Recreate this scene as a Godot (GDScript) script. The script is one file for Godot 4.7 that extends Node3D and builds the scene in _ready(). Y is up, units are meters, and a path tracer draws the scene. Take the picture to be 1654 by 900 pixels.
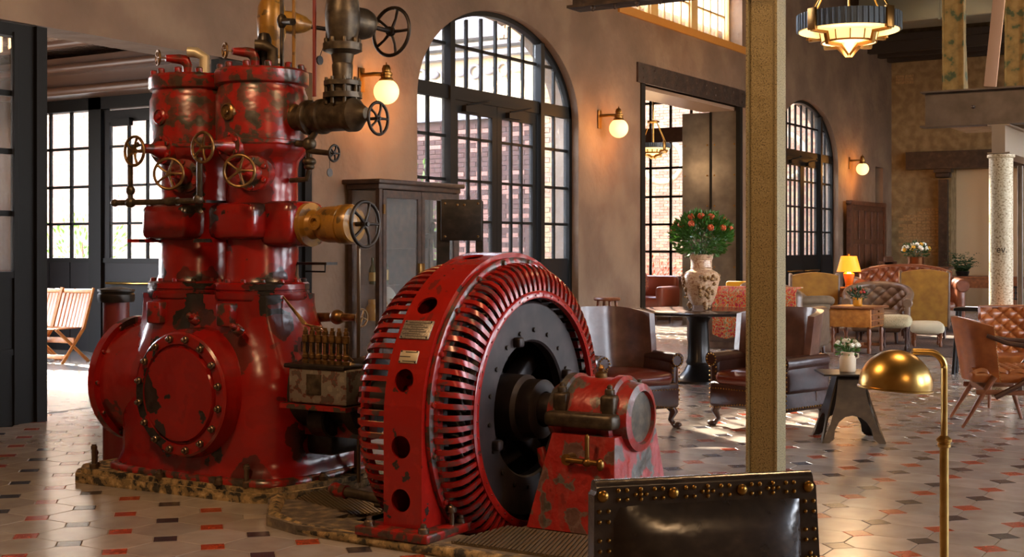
extends Node3D

# ------------------------------------------------------------------ mesh builder
class MB:
	var st := SurfaceTool.new()
	var T := Transform3D()
	var grp := 1
	func _init() -> void:
		st.begin(Mesh.PRIMITIVE_TRIANGLES)
		st.set_smooth_group(-1)
	func at(t: Transform3D) -> MB:
		T = t
		return self
	func tri(a: Vector3, b: Vector3, c: Vector3) -> void:
		st.add_vertex(T * a)
		st.add_vertex(T * c)
		st.add_vertex(T * b)
	func quad(a: Vector3, b: Vector3, c: Vector3, d: Vector3) -> void:
		tri(a, b, c)
		tri(a, c, d)
	func flat() -> void:
		st.set_smooth_group(-1)
	func smooth() -> void:
		grp += 1
		st.set_smooth_group(grp)
	func box(lo: Vector3, hi: Vector3) -> MB:
		flat()
		var p: Array[Vector3] = []
		for k in 8:
			p.append(Vector3(hi.x if k & 1 else lo.x, hi.y if k & 2 else lo.y, hi.z if k & 4 else lo.z))
		quad(p[4], p[5], p[7], p[6])
		quad(p[1], p[0], p[2], p[3])
		quad(p[5], p[1], p[3], p[7])
		quad(p[0], p[4], p[6], p[2])
		quad(p[6], p[7], p[3], p[2])
		quad(p[0], p[1], p[5], p[4])
		return self
	func cbox(c: Vector3, s: Vector3) -> MB:
		return box(c - s * 0.5, c + s * 0.5)
	# box with rounded edges; puff swells the faces (cushions)
	func rbox(c: Vector3, s: Vector3, r: float, puff := 0.0, taper := 1.0) -> MB:
		smooth()
		var h := s * 0.5
		r = minf(r, minf(h.x, minf(h.y, h.z)))
		var ax := []
		for k in 3:
			var e: float = h[k]
			var l := [-e, -e + r * 0.3, -e + r]
			if e - r > 0.001 and puff != 0.0:
				l.append_array([-(e - r) * 0.5, 0.0, (e - r) * 0.5])
			if e - r > 0.0005:
				l.append(e - r)
			l.append_array([e - r * 0.3, e])
			ax.append(l)
		for k in 3:
			var i := (k + 1) % 3
			var j := (k + 2) % 3
			for sg in [-1.0, 1.0]:
				var li: Array = ax[i]
				var lj: Array = ax[j]
				var rows := []
				for u in li:
					var row := []
					for w in lj:
						var p := Vector3()
						p[k] = sg * h[k]
						p[i] = u
						p[j] = w
						var q := p.clamp(-h + Vector3.ONE * r, h - Vector3.ONE * r)
						var n := (p - q).normalized()
						p = q + n * r
						if puff != 0.0:
							var fu: float = cos(u / h[i] * PI * 0.5) * cos(w / h[j] * PI * 0.5)
							p[k] += sg * puff * maxf(fu, 0.0)
						if taper != 1.0:
							var f := lerpf(1.0, taper, (p.y + h.y) / (2.0 * h.y))
							p.x *= f
							p.z *= f
						row.append(c + p)
					rows.append(row)
				grid(rows, sg < 0.0)
		return self
	func grid(rows: Array, flip := false, wrap := false) -> MB:
		for i in rows.size() - 1:
			var A: Array = rows[i]
			var B: Array = rows[i + 1]
			var n := A.size()
			for j in (n if wrap else n - 1):
				var k := (j + 1) % n
				if flip:
					quad(A[j], A[k], B[k], B[j])
				else:
					quad(A[j], B[j], B[k], A[k])
		return self
	# profile of (radius, height) turned about local y
	func lathe(prof: Array, seg := 24, squash := 1.0) -> MB:
		smooth()
		for i in prof.size() - 1:
			var a: Vector2 = prof[i]
			var b: Vector2 = prof[i + 1]
			if i > 0:
				var d0: Vector2 = a - prof[i - 1]
				if absf(d0.angle_to(b - a)) > 0.6:
					smooth()
			for j in seg:
				var t0 := TAU * j / seg
				var t1 := TAU * (j + 1) / seg
				var d := Vector3(cos(t0), 0, sin(t0) * squash)
				var e := Vector3(cos(t1), 0, sin(t1) * squash)
				var p := d * a.x + Vector3(0, a.y, 0)
				var q := e * a.x + Vector3(0, a.y, 0)
				var r := e * b.x + Vector3(0, b.y, 0)
				var s := d * b.x + Vector3(0, b.y, 0)
				if a.x < 0.0001:
					tri(p, s, r)
				elif b.x < 0.0001:
					tri(p, s, q)
				else:
					quad(p, s, r, q)
		return self
	func cyl(a: Vector3, b: Vector3, r0: float, r1 := -1.0, seg := 14, bev := 0.0) -> MB:
		if r1 < 0.0:
			r1 = r0
		var keep := T
		var L := a.distance_to(b)
		T = T * MB.along(a, b - a)
		if bev > 0.0:
			lathe([Vector2(0, 0), Vector2(r0 - bev, 0), Vector2(r0, bev), Vector2(r1, L - bev), Vector2(r1 - bev, L), Vector2(0, L)], seg)
		else:
			lathe([Vector2(0, 0), Vector2(r0, 0), Vector2(r1, L), Vector2(0, L)], seg)
		T = keep
		return self
	static func along(p: Vector3, d: Vector3) -> Transform3D:
		var y := d.normalized()
		var x := y.cross(Vector3(0, 0, 1) if absf(y.z) < 0.9 else Vector3(1, 0, 0)).normalized()
		return Transform3D(Basis(x, y, x.cross(y)), p)
	func tube(pts: Array, r: Variant, seg := 8, closed := false) -> MB:
		smooth()
		var n := pts.size()
		var rows := []
		var up := Vector3.ZERO
		for i in n:
			var a: Vector3 = pts[(i - 1 + n) % n] if (closed or i > 0) else pts[i]
			var b: Vector3 = pts[(i + 1) % n] if (closed or i < n - 1) else pts[i]
			var d := (b - a).normalized()
			if up == Vector3.ZERO:
				up = d.cross(Vector3.UP if absf(d.y) < 0.9 else Vector3.RIGHT).normalized()
			up = (up - d * up.dot(d)).normalized()
			var w := d.cross(up)
			var rr: float = r[i] if r is Array else r
			var row := []
			for j in seg:
				var t := TAU * j / seg
				row.append(pts[i] + (up * cos(t) + w * sin(t)) * rr)
			rows.append(row)
		if closed:
			rows.append(rows[0])
		grid(rows, false, true)
		if not closed:
			flat()
			for e in 2:
				var row: Array = rows[0] if e == 0 else rows[n - 1]
				for j in seg:
					if e == 0:
						tri(pts[0], row[j], row[(j + 1) % seg])
					else:
						tri(pts[n - 1], row[(j + 1) % seg], row[j])
		return self
	func ring(c: Vector3, axis: Vector3, R: float, r: float, seg := 28, rs := 8) -> MB:
		var f := MB.along(c, axis)
		var pts := []
		for j in seg:
			var t := TAU * j / seg
			pts.append(f * Vector3(cos(t) * R, 0, sin(t) * R))
		return tube(pts, r, rs, true)
	func ball(c: Vector3, s: Vector3, seg := 14, rows := 9) -> MB:
		smooth()
		var g := []
		for i in rows + 1:
			var a := PI * i / rows
			var row := []
			for j in seg:
				var t := TAU * j / seg
				row.append(c + Vector3(sin(a) * cos(t) * s.x, cos(a) * s.y, sin(a) * sin(t) * s.z))
			g.append(row)
		return grid(g, true, true)
	# polygon in local xy, pushed from z0 to z1
	func prism(poly: PackedVector2Array, z0: float, z1: float) -> MB:
		flat()
		var ix := Geometry2D.triangulate_polygon(poly)
		if Geometry2D.is_polygon_clockwise(poly):
			poly.reverse()
			ix = Geometry2D.triangulate_polygon(poly)
		var hi := maxf(z0, z1)
		var lo := minf(z0, z1)
		for k in range(0, ix.size(), 3):
			var a := poly[ix[k]]
			var b := poly[ix[k + 1]]
			var c := poly[ix[k + 2]]
			if (b - a).cross(c - a) < 0.0:
				var t := b
				b = c
				c = t
			tri(Vector3(a.x, a.y, hi), Vector3(b.x, b.y, hi), Vector3(c.x, c.y, hi))
			tri(Vector3(a.x, a.y, lo), Vector3(c.x, c.y, lo), Vector3(b.x, b.y, lo))
		var n := poly.size()
		for k in n:
			var a := poly[k]
			var b := poly[(k + 1) % n]
			quad(Vector3(a.x, a.y, lo), Vector3(b.x, b.y, lo), Vector3(b.x, b.y, hi), Vector3(a.x, a.y, hi))
		return self
	func smooth_grid(rows: Array) -> MB:
		smooth()
		return grid(rows)
	# solid sheet: grid of points given a thickness along its normals
	func sheet(rows: Array, th: float) -> MB:
		var n := rows.size()
		var m: int = rows[0].size()
		var A := []
		var B := []
		for i in n:
			var ra := []
			var rb := []
			for j in m:
				var du: Vector3 = rows[mini(i + 1, n - 1)][j] - rows[maxi(i - 1, 0)][j]
				var dv: Vector3 = rows[i][mini(j + 1, m - 1)] - rows[i][maxi(j - 1, 0)]
				var nn := du.cross(dv).normalized() * th * 0.5
				ra.append(rows[i][j] + nn)
				rb.append(rows[i][j] - nn)
			A.append(ra)
			B.append(rb)
		smooth()
		grid(A)
		smooth()
		grid(B, true)
		for e in 2:
			var r1 := []
			for j in m:
				r1.append([A[0 if e == 0 else n - 1][j], B[0 if e == 0 else n - 1][j]])
			smooth()
			grid(r1, e == 1)
			var r2 := []
			for i in n:
				r2.append([A[i][0 if e == 0 else m - 1], B[i][0 if e == 0 else m - 1]])
			smooth()
			grid(r2, e == 0)
		return self
	func bolt(p: Vector3, axis: Vector3, r := 0.018, h := 0.02, cap := true) -> MB:
		var keep := T
		T = T * MB.along(p, axis)
		flat()
		lathe([Vector2(r, 0), Vector2(r, h * 0.8), Vector2(r * 0.8, h), Vector2(0, h)], 6)
		if cap:
			lathe([Vector2(r * 0.55, h), Vector2(r * 0.55, h * 1.5), Vector2(r * 0.3, h * 1.7), Vector2(0, h * 1.7)], 8)
		T = keep
		return self
	func mesh() -> ArrayMesh:
		st.generate_normals()
		st.index()
		return st.commit()

# ------------------------------------------------------------------ scene helpers
var M := {}
var used := {}
var rng := RandomNumberGenerator.new()

func numbered(n: String) -> String:
	used[n] = used.get(n, -1) + 1
	return n if used[n] == 0 else "%s_%03d" % [n, used[n]]

func tag(o: Node3D, label: String, category: String, group := "", kind := "") -> void:
	if label:
		o.set_meta("label", label)
	if category:
		o.set_meta("category", category)
	if group:
		o.set_meta("group", group)
	if kind:
		o.set_meta("kind", kind)

func thing(called: String, label: String, category: String, pos := Vector3.ZERO, yaw := 0.0, group := "") -> Node3D:
	var o := Node3D.new()
	o.name = numbered(called)
	add_child(o)
	o.position = pos
	o.rotation.y = yaw
	tag(o, label, category, group)
	return o

func part(parent: Node3D, called: String, shape: Variant, m: Material, label := "", kind := "") -> MeshInstance3D:
	var o := MeshInstance3D.new()
	o.name = called
	o.mesh = shape.mesh() if shape is MB else shape
	o.material_override = m
	parent.add_child(o, true)
	tag(o, label, "", "", kind)
	return o

func single(called: String, shape: Variant, m: Material, label: String, category: String, pos := Vector3.ZERO, group := "", kind := "") -> MeshInstance3D:
	var o := MeshInstance3D.new()
	o.name = numbered(called)
	o.mesh = shape.mesh() if shape is MB else shape
	o.material_override = m
	add_child(o)
	o.position = pos
	tag(o, label, category, group, kind)
	return o

func struct(called: String, shape: Variant, m: Material) -> MeshInstance3D:
	return single(called, shape, m, "", "", Vector3.ZERO, "", "structure")

func struct_root(called: String) -> Node3D:
	var o := Node3D.new()
	o.name = numbered(called)
	add_child(o)
	o.set_meta("kind", "structure")
	return o

func copy_of(o: Node3D, base: String, pos: Vector3, yaw: float, label: String) -> Node3D:
	var c: Node3D = o.duplicate()
	c.name = numbered(base)
	add_child(c)
	c.position = pos
	c.rotation.y = yaw
	c.set_meta("label", label)
	return c

func hex(h: String) -> Color:
	return Color.html(h)

func noise(sd: int, freq: float, oct := 4, kind := FastNoiseLite.TYPE_SIMPLEX_SMOOTH) -> FastNoiseLite:
	var n := FastNoiseLite.new()
	n.seed = sd
	n.frequency = freq
	n.noise_type = kind
	n.fractal_type = FastNoiseLite.FRACTAL_FBM
	n.fractal_octaves = oct
	return n

# colour texture from noise: stops are [offset, colour]; hard edges when sharp
func ntex(sd: int, freq: float, stops: Array, sharp := false, oct := 4, size := 512) -> NoiseTexture2D:
	var t := NoiseTexture2D.new()
	t.width = size
	t.height = size
	t.seamless = true
	t.noise = noise(sd, freq, oct)
	var g := Gradient.new()
	g.interpolation_mode = Gradient.GRADIENT_INTERPOLATE_CONSTANT if sharp else Gradient.GRADIENT_INTERPOLATE_LINEAR
	var off := PackedFloat32Array()
	var col := PackedColorArray()
	for s in stops:
		off.append(s[0])
		col.append(hex(s[1]) if s[1] is String else s[1])
	g.offsets = off
	g.colors = col
	t.color_ramp = g
	return t

func ntex_normal(sd: int, freq: float, strength: float, oct := 4, size := 512) -> NoiseTexture2D:
	var t := NoiseTexture2D.new()
	t.width = size
	t.height = size
	t.seamless = true
	t.as_normal_map = true
	t.bump_strength = strength
	t.noise = noise(sd, freq, oct)
	return t

func mat(called: String, color: String, rough := 0.6, metal := 0.0, tex: Texture2D = null, scale := 1.0, nrm: Texture2D = null, nscale := 1.0) -> StandardMaterial3D:
	var m := StandardMaterial3D.new()
	m.resource_name = called
	m.albedo_color = hex(color)
	m.roughness = rough
	m.metallic = metal
	if tex:
		m.albedo_texture = tex
	if nrm:
		m.normal_enabled = true
		m.normal_texture = nrm
		m.normal_scale = nscale
	if tex or nrm:
		m.uv1_triplanar = true
		m.uv1_world_triplanar = true
		m.uv1_scale = Vector3.ONE * scale
	m.cull_mode = BaseMaterial3D.CULL_DISABLED
	M[called] = m
	return m

func glow(called: String, albedo: String, emis: String, energy: float) -> StandardMaterial3D:
	var m := mat(called, albedo, 0.4)
	m.emission_enabled = true
	m.emission = hex(emis)
	m.emission_energy_multiplier = energy
	return m

func omni(parent: Node3D, called: String, pos: Vector3, color: String, energy: float, size := 0.1) -> OmniLight3D:
	var l := OmniLight3D.new()
	l.name = called
	l.position = pos
	l.light_color = hex(color)
	l.light_energy = energy
	l.light_size = size
	l.omni_range = 40.0
	l.omni_attenuation = 2.0
	l.shadow_enabled = true
	parent.add_child(l, true)
	return l

func P2(a: Array) -> PackedVector2Array:
	var p := PackedVector2Array()
	for i in range(0, a.size(), 2):
		p.append(Vector2(a[i], a[i + 1]))
	return p

func V(x: float, y: float, z: float) -> Vector3:
	return Vector3(x, y, z)

func yaw_to(fx: float, fz: float) -> float:
	return atan2(fx, fz)

# ------------------------------------------------------------------ materials
func materials() -> void:
	var fine := ntex_normal(5, 0.03, 3.0)
	var rough_n := ntex_normal(6, 0.012, 6.0, 5)
	var crinkle := ntex_normal(7, 0.02, 5.0, 3)
	# plaster and shell
	mat("plaster", "ffffff", 0.85, 0.0, ntex(11, 0.006, [[0.0, "64503f"], [0.45, "735b49"], [0.6, "7b6450"], [1.0, "866e59"]], false, 5), 0.22, fine, 0.5)
	mat("old_plaster", "ffffff", 0.9, 0.0, ntex(13, 0.008, [[0.0, "6e5a3c"], [0.35, "776242"], [0.5, "7f6a48"], [0.65, "85704e"], [1.0, "8f7c5a"]], false, 6), 0.8, rough_n, 0.8)
	mat("alcove_plaster", "b89f7e", 0.9)
	mat("black_frame", "12100e", 0.6, 0.0)
	M.black_frame.metallic_specular = 0.3
	mat("dark_panel", "181515", 0.55)
	M.dark_panel.metallic_specular = 0.3
	mat("brown_wood_dark", "3a2418", 0.45, 0.0, ntex(14, 0.01, [[0.0, "b09080"], [1.0, "ffffff"]]), 1.0)
	mat("steel_rust", "ffffff", 0.55, 0.3, ntex(15, 0.012, [[0.0, "241b17"], [0.5, "33261f"], [1.0, "4a382c"]], false, 5), 0.7, fine, 0.5)
	mat("ceiling_dark", "241a14", 0.7)
	mat("metal_ceiling", "9a8070", 0.25, 0.2, null, 1.0, crinkle, 0.5)
	mat("cornice_wood", "5a4030", 0.35)
	mat("soffit_metal", "8a7464", 0.4, 0.1)
	mat("cream_paint", "c9a468", 0.5)
	mat("ochre_paint", "b47b33", 0.5)
	mat("drum_metal", "4a5560", 0.4, 0.3)
	mat("grey_metal_panel", "7d766e", 0.35, 0.5, ntex(16, 0.01, [[0.0, "c8c8c8"], [1.0, "ffffff"]]), 0.6)
	mat("duct", "8d9184", 0.4, 0.5)
	mat("exit_paint", "6d5a4b", 0.8)
	# floor
	var tn := ntex_normal(21, 0.006, 2.2, 3)
	for k in 3:
		mat("tile_%d" % k, ["989089", "918a83", "9f9790"][k], 0.22, 0.0, ntex(22 + k, 0.008, [[0.0, "e0dad4"], [0.5, "f4efea"], [1.0, "ffffff"]], false, 5), 0.9, tn, 0.1)
	mat("tile_red", "a34428", 0.24, 0.0, ntex(26, 0.02, [[0.0, "cfc4c0"], [1.0, "ffffff"]]), 1.5, tn, 0.1)
	mat("tile_black", "38343a", 0.24, 0.0, ntex(27, 0.02, [[0.0, "c9c9c9"], [1.0, "ffffff"]]), 1.5, tn, 0.1)
	mat("grout", "8d8073", 0.9)
	# machine
	var red := "7c0f0a"
	mat("red_paint", "ffffff", 0.24, 0.0, ntex(31, 0.0045, [[0.0, "1f1a15"], [0.32, "33261c"], [0.328, red], [0.62, "82110b"], [0.8, "770e09"]], true, 5, 1024), 0.5, crinkle, 0.3)
	mat("red_worn", "ffffff", 0.28, 0.05, ntex(32, 0.012, [[0.0, "2b251b"], [0.3, "3c3226"], [0.47, "4f1f16"], [0.48, "86130c"], [0.75, "8f180e"]], true, 6, 1024), 0.8, crinkle, 0.3)
	mat("red_chipped", "ffffff", 0.38, 0.05, ntex(33, 0.007, [[0.0, "3f3b34"], [0.34, "56524a"], [0.4, "6a2a22"], [0.41, "8a1a13"], [0.62, "931f17"], [0.74, "7c1711"]], true, 7, 1024), 0.8, rough_n, 0.7)
	mat("red_ring", "ffffff", 0.2, 0.0, ntex(34, 0.008, [[0.0, "2c211c"], [0.2, "51201a"], [0.21, "85120b"], [0.7, "8c150d"]], true, 5, 1024), 0.8, crinkle, 0.12)
	mat("red_slat", "ffffff", 0.25, 0.1, ntex(35, 0.015, [[0.0, "3b3230"], [0.34, "57342c"], [0.36, "7f130c"], [0.6, "8a180f"]], true, 4), 1.1)
	mat("brown_iron", "ffffff", 0.42, 0.55, ntex(36, 0.02, [[0.0, "221b13"], [0.4, "3a3023"], [0.7, "514534"], [1.0, "6a5c46"]], false, 5), 1.2, rough_n, 0.4)
	mat("bronze", "ffffff", 0.35, 0.8, ntex(37, 0.03, [[0.0, "4a3622"], [0.5, "7a5c36"], [1.0, "a07b48"]], false, 4), 1.5)
	mat("dark_iron", "ffffff", 0.4, 0.5, ntex(38, 0.02, [[0.0, "17130f"], [0.6, "2a231d"], [1.0, "43372c"]], false, 4), 1.2)
	mat("yellow_paint", "ffffff", 0.3, 0.1, ntex(39, 0.014, [[0.0, "3f3018"], [0.3, "5e4823"], [0.32, "8c6322"], [0.7, "976c28"]], true, 4), 1.0, crinkle, 0.2)
	mat("rotor_dark", "ffffff", 0.5, 0.35, ntex(40, 0.012, [[0.0, "1d1817"], [0.5, "2d2422"], [1.0, "3d3130"]], false, 4), 0.9)
	mat("bolt_steel", "6b5a48", 0.32, 0.85)
	mat("old_concrete", "ffffff", 0.85, 0.0, ntex(41, 0.02, [[0.0, "2c2820"], [0.36, "453c30"], [0.4, "7d6844"], [0.6, "a0845a"], [0.8, "b89e74"]], true, 6, 1024), 0.7, rough_n, 1.0)
	mat("grey_concrete", "ffffff", 0.8, 0.0, ntex(42, 0.02, [[0.0, "3f3831"], [0.5, "5d5246"], [0.75, "7a6a54"], [1.0, "a0895f"]], false, 5), 1.0, rough_n, 0.9)
	mat("mat_rubber", "52442f", 0.5)
	mat("lub_box", "ffffff", 0.45, 0.5, ntex(43, 0.015, [[0.0, "51433a"], [0.3, "6a2d24"], [0.36, "7d7568"], [0.7, "8e8778"]], true, 5), 1.5)
	mat("plate_metal", "ffffff", 0.4, 0.6, ntex(44, 0.06, [[0.0, "6a6258"], [0.5, "8f877a"], [1.0, "a89f90"]], true, 2), 3.0)
	mat("plate_light", "b5a98e", 0.4, 0.4)
	mat("plate_ink", "3b342c", 0.6)
	mat("standpipe_red", "5e1814", 0.4)
	# furniture
	mat("leather_dark", "ffffff", 0.34, 0.0, ntex(51, 0.012, [[0.0, "2c1813"], [0.5, "3a2019"], [1.0, "4c2b21"]], false, 4), 1.0, crinkle, 0.2)
	mat("leather_worn", "ffffff", 0.28, 0.0, ntex(52, 0.012, [[0.0, "452d24"], [0.5, "5b3d31"], [1.0, "735143"]], false, 4), 1.0, crinkle, 0.2)
	mat("leather_seat", "5c2519", 0.3, 0.0, null, 1.0, crinkle, 0.15)
	mat("leather_black", "ffffff", 0.22, 0.0, ntex(53, 0.02, [[0.0, "221a14"], [0.6, "31261d"], [1.0, "453529"]], false, 4), 2.0, crinkle, 0.25)
	mat("leather_tan", "ffffff", 0.32, 0.0, ntex(54, 0.012, [[0.0, "7a3f18"], [0.5, "965222"], [1.0, "ad6530"]], false, 4), 1.3, crinkle, 0.15)
	mat("leather_chestnut", "ffffff", 0.3, 0.0, ntex(55, 0.012, [[0.0, "542c1c"], [0.5, "6e3f29"], [1.0, "86543c"]], false, 4), 1.0, crinkle, 0.2)
	mat("leather_taupe", "ffffff", 0.35, 0.0, ntex(56, 0.012, [[0.0, "5a4536"], [0.5, "715946"], [1.0, "8a715b"]], false, 4), 1.0, crinkle, 0.2)
	mat("mustard_velvet", "ffffff", 0.7, 0.0, ntex(57, 0.01, [[0.0, "7e5214"], [0.5, "9a6a1c"], [1.0, "b27f28"]], false, 4), 1.0)
	mat("brown_cloth", "ffffff", 0.8, 0.0, ntex(58, 0.02, [[0.0, "584530"], [1.0, "7a6347"]], false, 4), 1.0)
	mat("cream_cloth", "cdbd9c", 0.8)
	mat("floral_cloth", "ffffff", 0.8, 0.0, ntex(59, 0.05, [[0.0, "8a7a52"], [0.3, "c7b48c"], [0.5, "d8c8a4"], [0.62, "7f8358"], [0.72, "cdb994"]], true, 2), 2.0)
	mat("throw_cloth", "ffffff", 0.85, 0.0, ntex(60, 0.045, [[0.0, "b0213a"], [0.28, "d4482a"], [0.4, "e07a34"], [0.5, "c8b48c"], [0.58, "7c8a5a"], [0.64, "d9672f"], [0.75, "cf2f57"]], true, 2), 0.8)
	mat("kilim_cushion", "ffffff", 0.85, 0.0, ntex(61, 0.05, [[0.0, "1e2333"], [0.4, "33241f"], [0.5, "b5562a"], [0.62, "5c6a86"], [0.72, "c98a58"]], true, 2), 2.4)
	mat("sofa_red_brown", "6e3322", 0.4)
	mat("wood_mid", "ffffff", 0.38, 0.0, ntex(62, 0.014, [[0.0, "5a2f16"], [0.5, "74401f"], [1.0, "8d5430"]], false, 4), 1.4)
	mat("wood_dark", "ffffff", 0.35, 0.0, ntex(63, 0.014, [[0.0, "2b150d"], [0.5, "3c2013"], [1.0, "52301e"]], false, 4), 1.4)
	mat("wood_honey", "ffffff", 0.4, 0.0, ntex(64, 0.012, [[0.0, "96571f"], [0.5, "b5702c"], [1.0, "cb8a40"]], false, 4), 1.6)
	mat("wood_slat", "ffffff", 0.35, 0.0, ntex(65, 0.012, [[0.0, "9a5424"], [0.5, "b56c2f"], [1.0, "c98440"]], false, 4), 1.6)
	mat("wood_panel", "ffffff", 0.5, 0.0, ntex(66, 0.01, [[0.0, "3e2315"], [0.5, "542f1c"], [1.0, "683c25"]], false, 4), 1.0)
	mat("black_iron", "26221f", 0.3, 0.6)
	mat("table_top", "3a3230", 0.12, 0.3, ntex(67, 0.01, [[0.0, "b0a8a0"], [1.0, "ffffff"]]), 1.0)
	mat("steel_side_table", "ffffff", 0.3, 0.75, ntex(68, 0.014, [[0.0, "2a2826"], [0.5, "3c3835"], [1.0, "504943"]], false, 4), 1.2)
	mat("brass", "ffffff", 0.3, 0.95, ntex(69, 0.02, [[0.0, "a07a3c"], [0.5, "b8914c"], [1.0, "c9a45e"]], false, 3), 1.5)
	mat("brass_dark", "7c5a2c", 0.3, 0.9)
	mat("stud_brass", "8a6428", 0.3, 0.9)
	mat("copper", "8f5a38", 0.3, 0.9)
	mat("amber", "c98522", 0.15)
	mat("stoneware", "c9b596", 0.45)
	mat("vase_glaze", "ffffff", 0.3, 0.0, ntex(70, 0.03, [[0.0, "7a4a33"], [0.28, "b58a66"], [0.45, "d2b894"], [0.6, "b98f77"], [0.72, "d9c3a3"], [0.85, "9c6a48"]], true, 4), 2.2, rough_n, 0.3)
	mat("vase_relief", "ffffff", 0.35, 0.0, ntex(71, 0.05, [[0.0, "5a3c26"], [0.4, "8c6640"], [0.6, "b8945f"], [0.8, "c9ac7c"]], true, 3), 2.2)
	mat("leaf", "3a6a22", 0.45)
	mat("leaf_dark", "1d3a16", 0.5)
	mat("leaf_bright", "6f9a2c", 0.5)
	for k in ["leaf", "leaf_dark", "leaf_bright"]:
		M[k].backlight_enabled = true
		M[k].backlight = Color(0.12, 0.2, 0.05)
	mat("flower_orange", "c4582c", 0.6)
	mat("flower_white", "e4e2d4", 0.6)
	mat("flower_yellow", "d9a72c", 0.6)
	mat("flower_red", "b52a2c", 0.6)
	mat("lamp_amber", "c07018", 0.25)
	mat("cabinet_wood", "ffffff", 0.45, 0.1, ntex(72, 0.014, [[0.0, "2b1c14"], [0.5, "3d291d"], [1.0, "523a2a"]], false, 4), 1.2)
	mat("bottle_green", "2c3a1a", 0.15)
	mat("bottle_label", "a88a3c", 0.5)
	mat("pot_yellow", "a87a20", 0.3)
	mat("platter", "9c9382", 0.4)
	mat("column_paint", "ffffff", 0.5, 0.1, ntex(73, 0.09, [[0.0, "4a3a22"], [0.3, "6d5a38"], [0.36, "a99d80"], [0.6, "b6ab90"], [1.0, "c2b89e"]], false, 4), 0.9, fine, 0.4)
	mat("column_steel", "ffffff", 0.5, 0.15, ntex(74, 0.09, [[0.0, "2a2114"], [0.28, "463a24"], [0.36, "7a6a44"], [0.6, "857650"], [1.0, "998a62"]], false, 4, 1024), 0.9, rough_n, 0.35)
	mat("post_paint", "ffffff", 0.5, 0.1, ntex(75, 0.02, [[0.0, "33422c"], [0.28, "4b5a3a"], [0.34, "7d6a3e"], [0.6, "957c48"], [1.0, "a58c58"]], false, 6), 0.7)
	mat("beam_grey", "62574f", 0.4, 0.4, ntex(76, 0.01, [[0.0, "c4c0bc"], [1.0, "ffffff"]]), 0.8)
	mat("pale_timber", "b09078", 0.7)
	mat("taupe_steel", "8a7a68", 0.5, 0.2)
	mat("shelf_timber", "9c7f60", 0.7)
	mat("rug", "ffffff", 0.95, 0.0, ntex(77, 0.04, [[0.0, "3a2a26"], [0.4, "4e3a30"], [0.55, "6b5340"], [0.7, "57463c"], [0.85, "7a6450"]], true, 3), 1.2)
	mat("red_pipe", "7a2418", 0.5)
	# outside
	for k in 3:
		mat("brick_%d" % k, ["a87860", "b48a70", "96685a"][k], 0.9, 0.0, ntex(80 + k, 0.03, [[0.0, "c8c0b8"], [1.0, "ffffff"]]), 1.0)
	mat("brick_cream", "c09c74", 0.9, 0.0, ntex(84, 0.03, [[0.0, "d0c8c0"], [1.0, "ffffff"]]), 1.0)
	mat("brick_red", "4e281f", 0.9, 0.0, ntex(85, 0.03, [[0.0, "b8a8a0"], [1.0, "ffffff"]]), 1.0)
	mat("mortar", "a8967e", 0.95)
	mat("stone_cream", "b8a684", 0.85)
	mat("stone_grey", "8a8488", 0.85)
	mat("paving", "7d7266", 0.9)
	mat("old_brick", "ffffff", 0.9, 0.0, ntex(86, 0.03, [[0.0, "7c6240"], [0.5, "957850"], [1.0, "a88a60"]]), 1.0)
	# glass
	var g := mat("glass", "eef2f2", 0.0)
	g.albedo_color.a = 0.06
	g.transparency = BaseMaterial3D.TRANSPARENCY_ALPHA
	# lamps
	glow("globe_glow", "fff0d0", "ffcf8a", 1.5)
	glow("lantern_glow", "fff0d0", "ffc878", 1.15)
	glow("shade_glow", "f0a030", "ff9a22", 1.1)

# ------------------------------------------------------------------ camera, sky, sun
const EYE := Vector3(0, 1.4, 0)
const FOCAL := 2118.0

func view() -> void:
	var c := Camera3D.new()
	c.name = "camera"
	add_child(c)
	c.position = EYE
	c.rotation_degrees.y = -58.4
	var near := 0.05
	c.projection = Camera3D.PROJECTION_FRUSTUM
	c.set_frustum(near * 900.0 / FOCAL, Vector2(0, -50.0 / FOCAL * near), near, 300.0)
	c.current = true
	var we := WorldEnvironment.new()
	we.name = "environment"
	var e := Environment.new()
	var sky := Sky.new()
	var sm := ProceduralSkyMaterial.new()
	sm.sky_top_color = hex("a3b8d4")
	sm.sky_horizon_color = hex("efece8")
	sm.ground_horizon_color = hex("b8ac9c")
	sm.ground_bottom_color = hex("8c8070")
	sm.sky_energy_multiplier = 1.0
	sky.sky_material = sm
	e.background_mode = Environment.BG_SKY
	e.sky = sky
	e.background_energy_multiplier = 42.0
	e.tonemap_mode = Environment.TONE_MAPPER_LINEAR
	e.tonemap_exposure = 1.0
	e.sdfgi_enabled = true
	e.ssao_enabled = true
	e.ssil_enabled = true
	we.environment = e
	add_child(we)
	var s := DirectionalLight3D.new()
	s.name = "sun"
	add_child(s)
	s.look_at_from_position(Vector3.ZERO, Vector3(-0.62, -0.577, 0.78))
	s.light_color = hex("fff0d8")
	s.light_energy = 16.0
	s.light_angular_distance = 0.6
	s.shadow_enabled = true

# ------------------------------------------------------------------ the hall
const WZ := -8.76     # inner face of the long wall
const WT := 0.42
const EX := 31.68     # inner face of the end wall
const TOP := 8.6

func ellipse_y(dx: float, a: float, b: float, y0: float) -> float:
	return y0 + b * sqrt(maxf(0.0, 1.0 - dx * dx / (a * a)))

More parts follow.
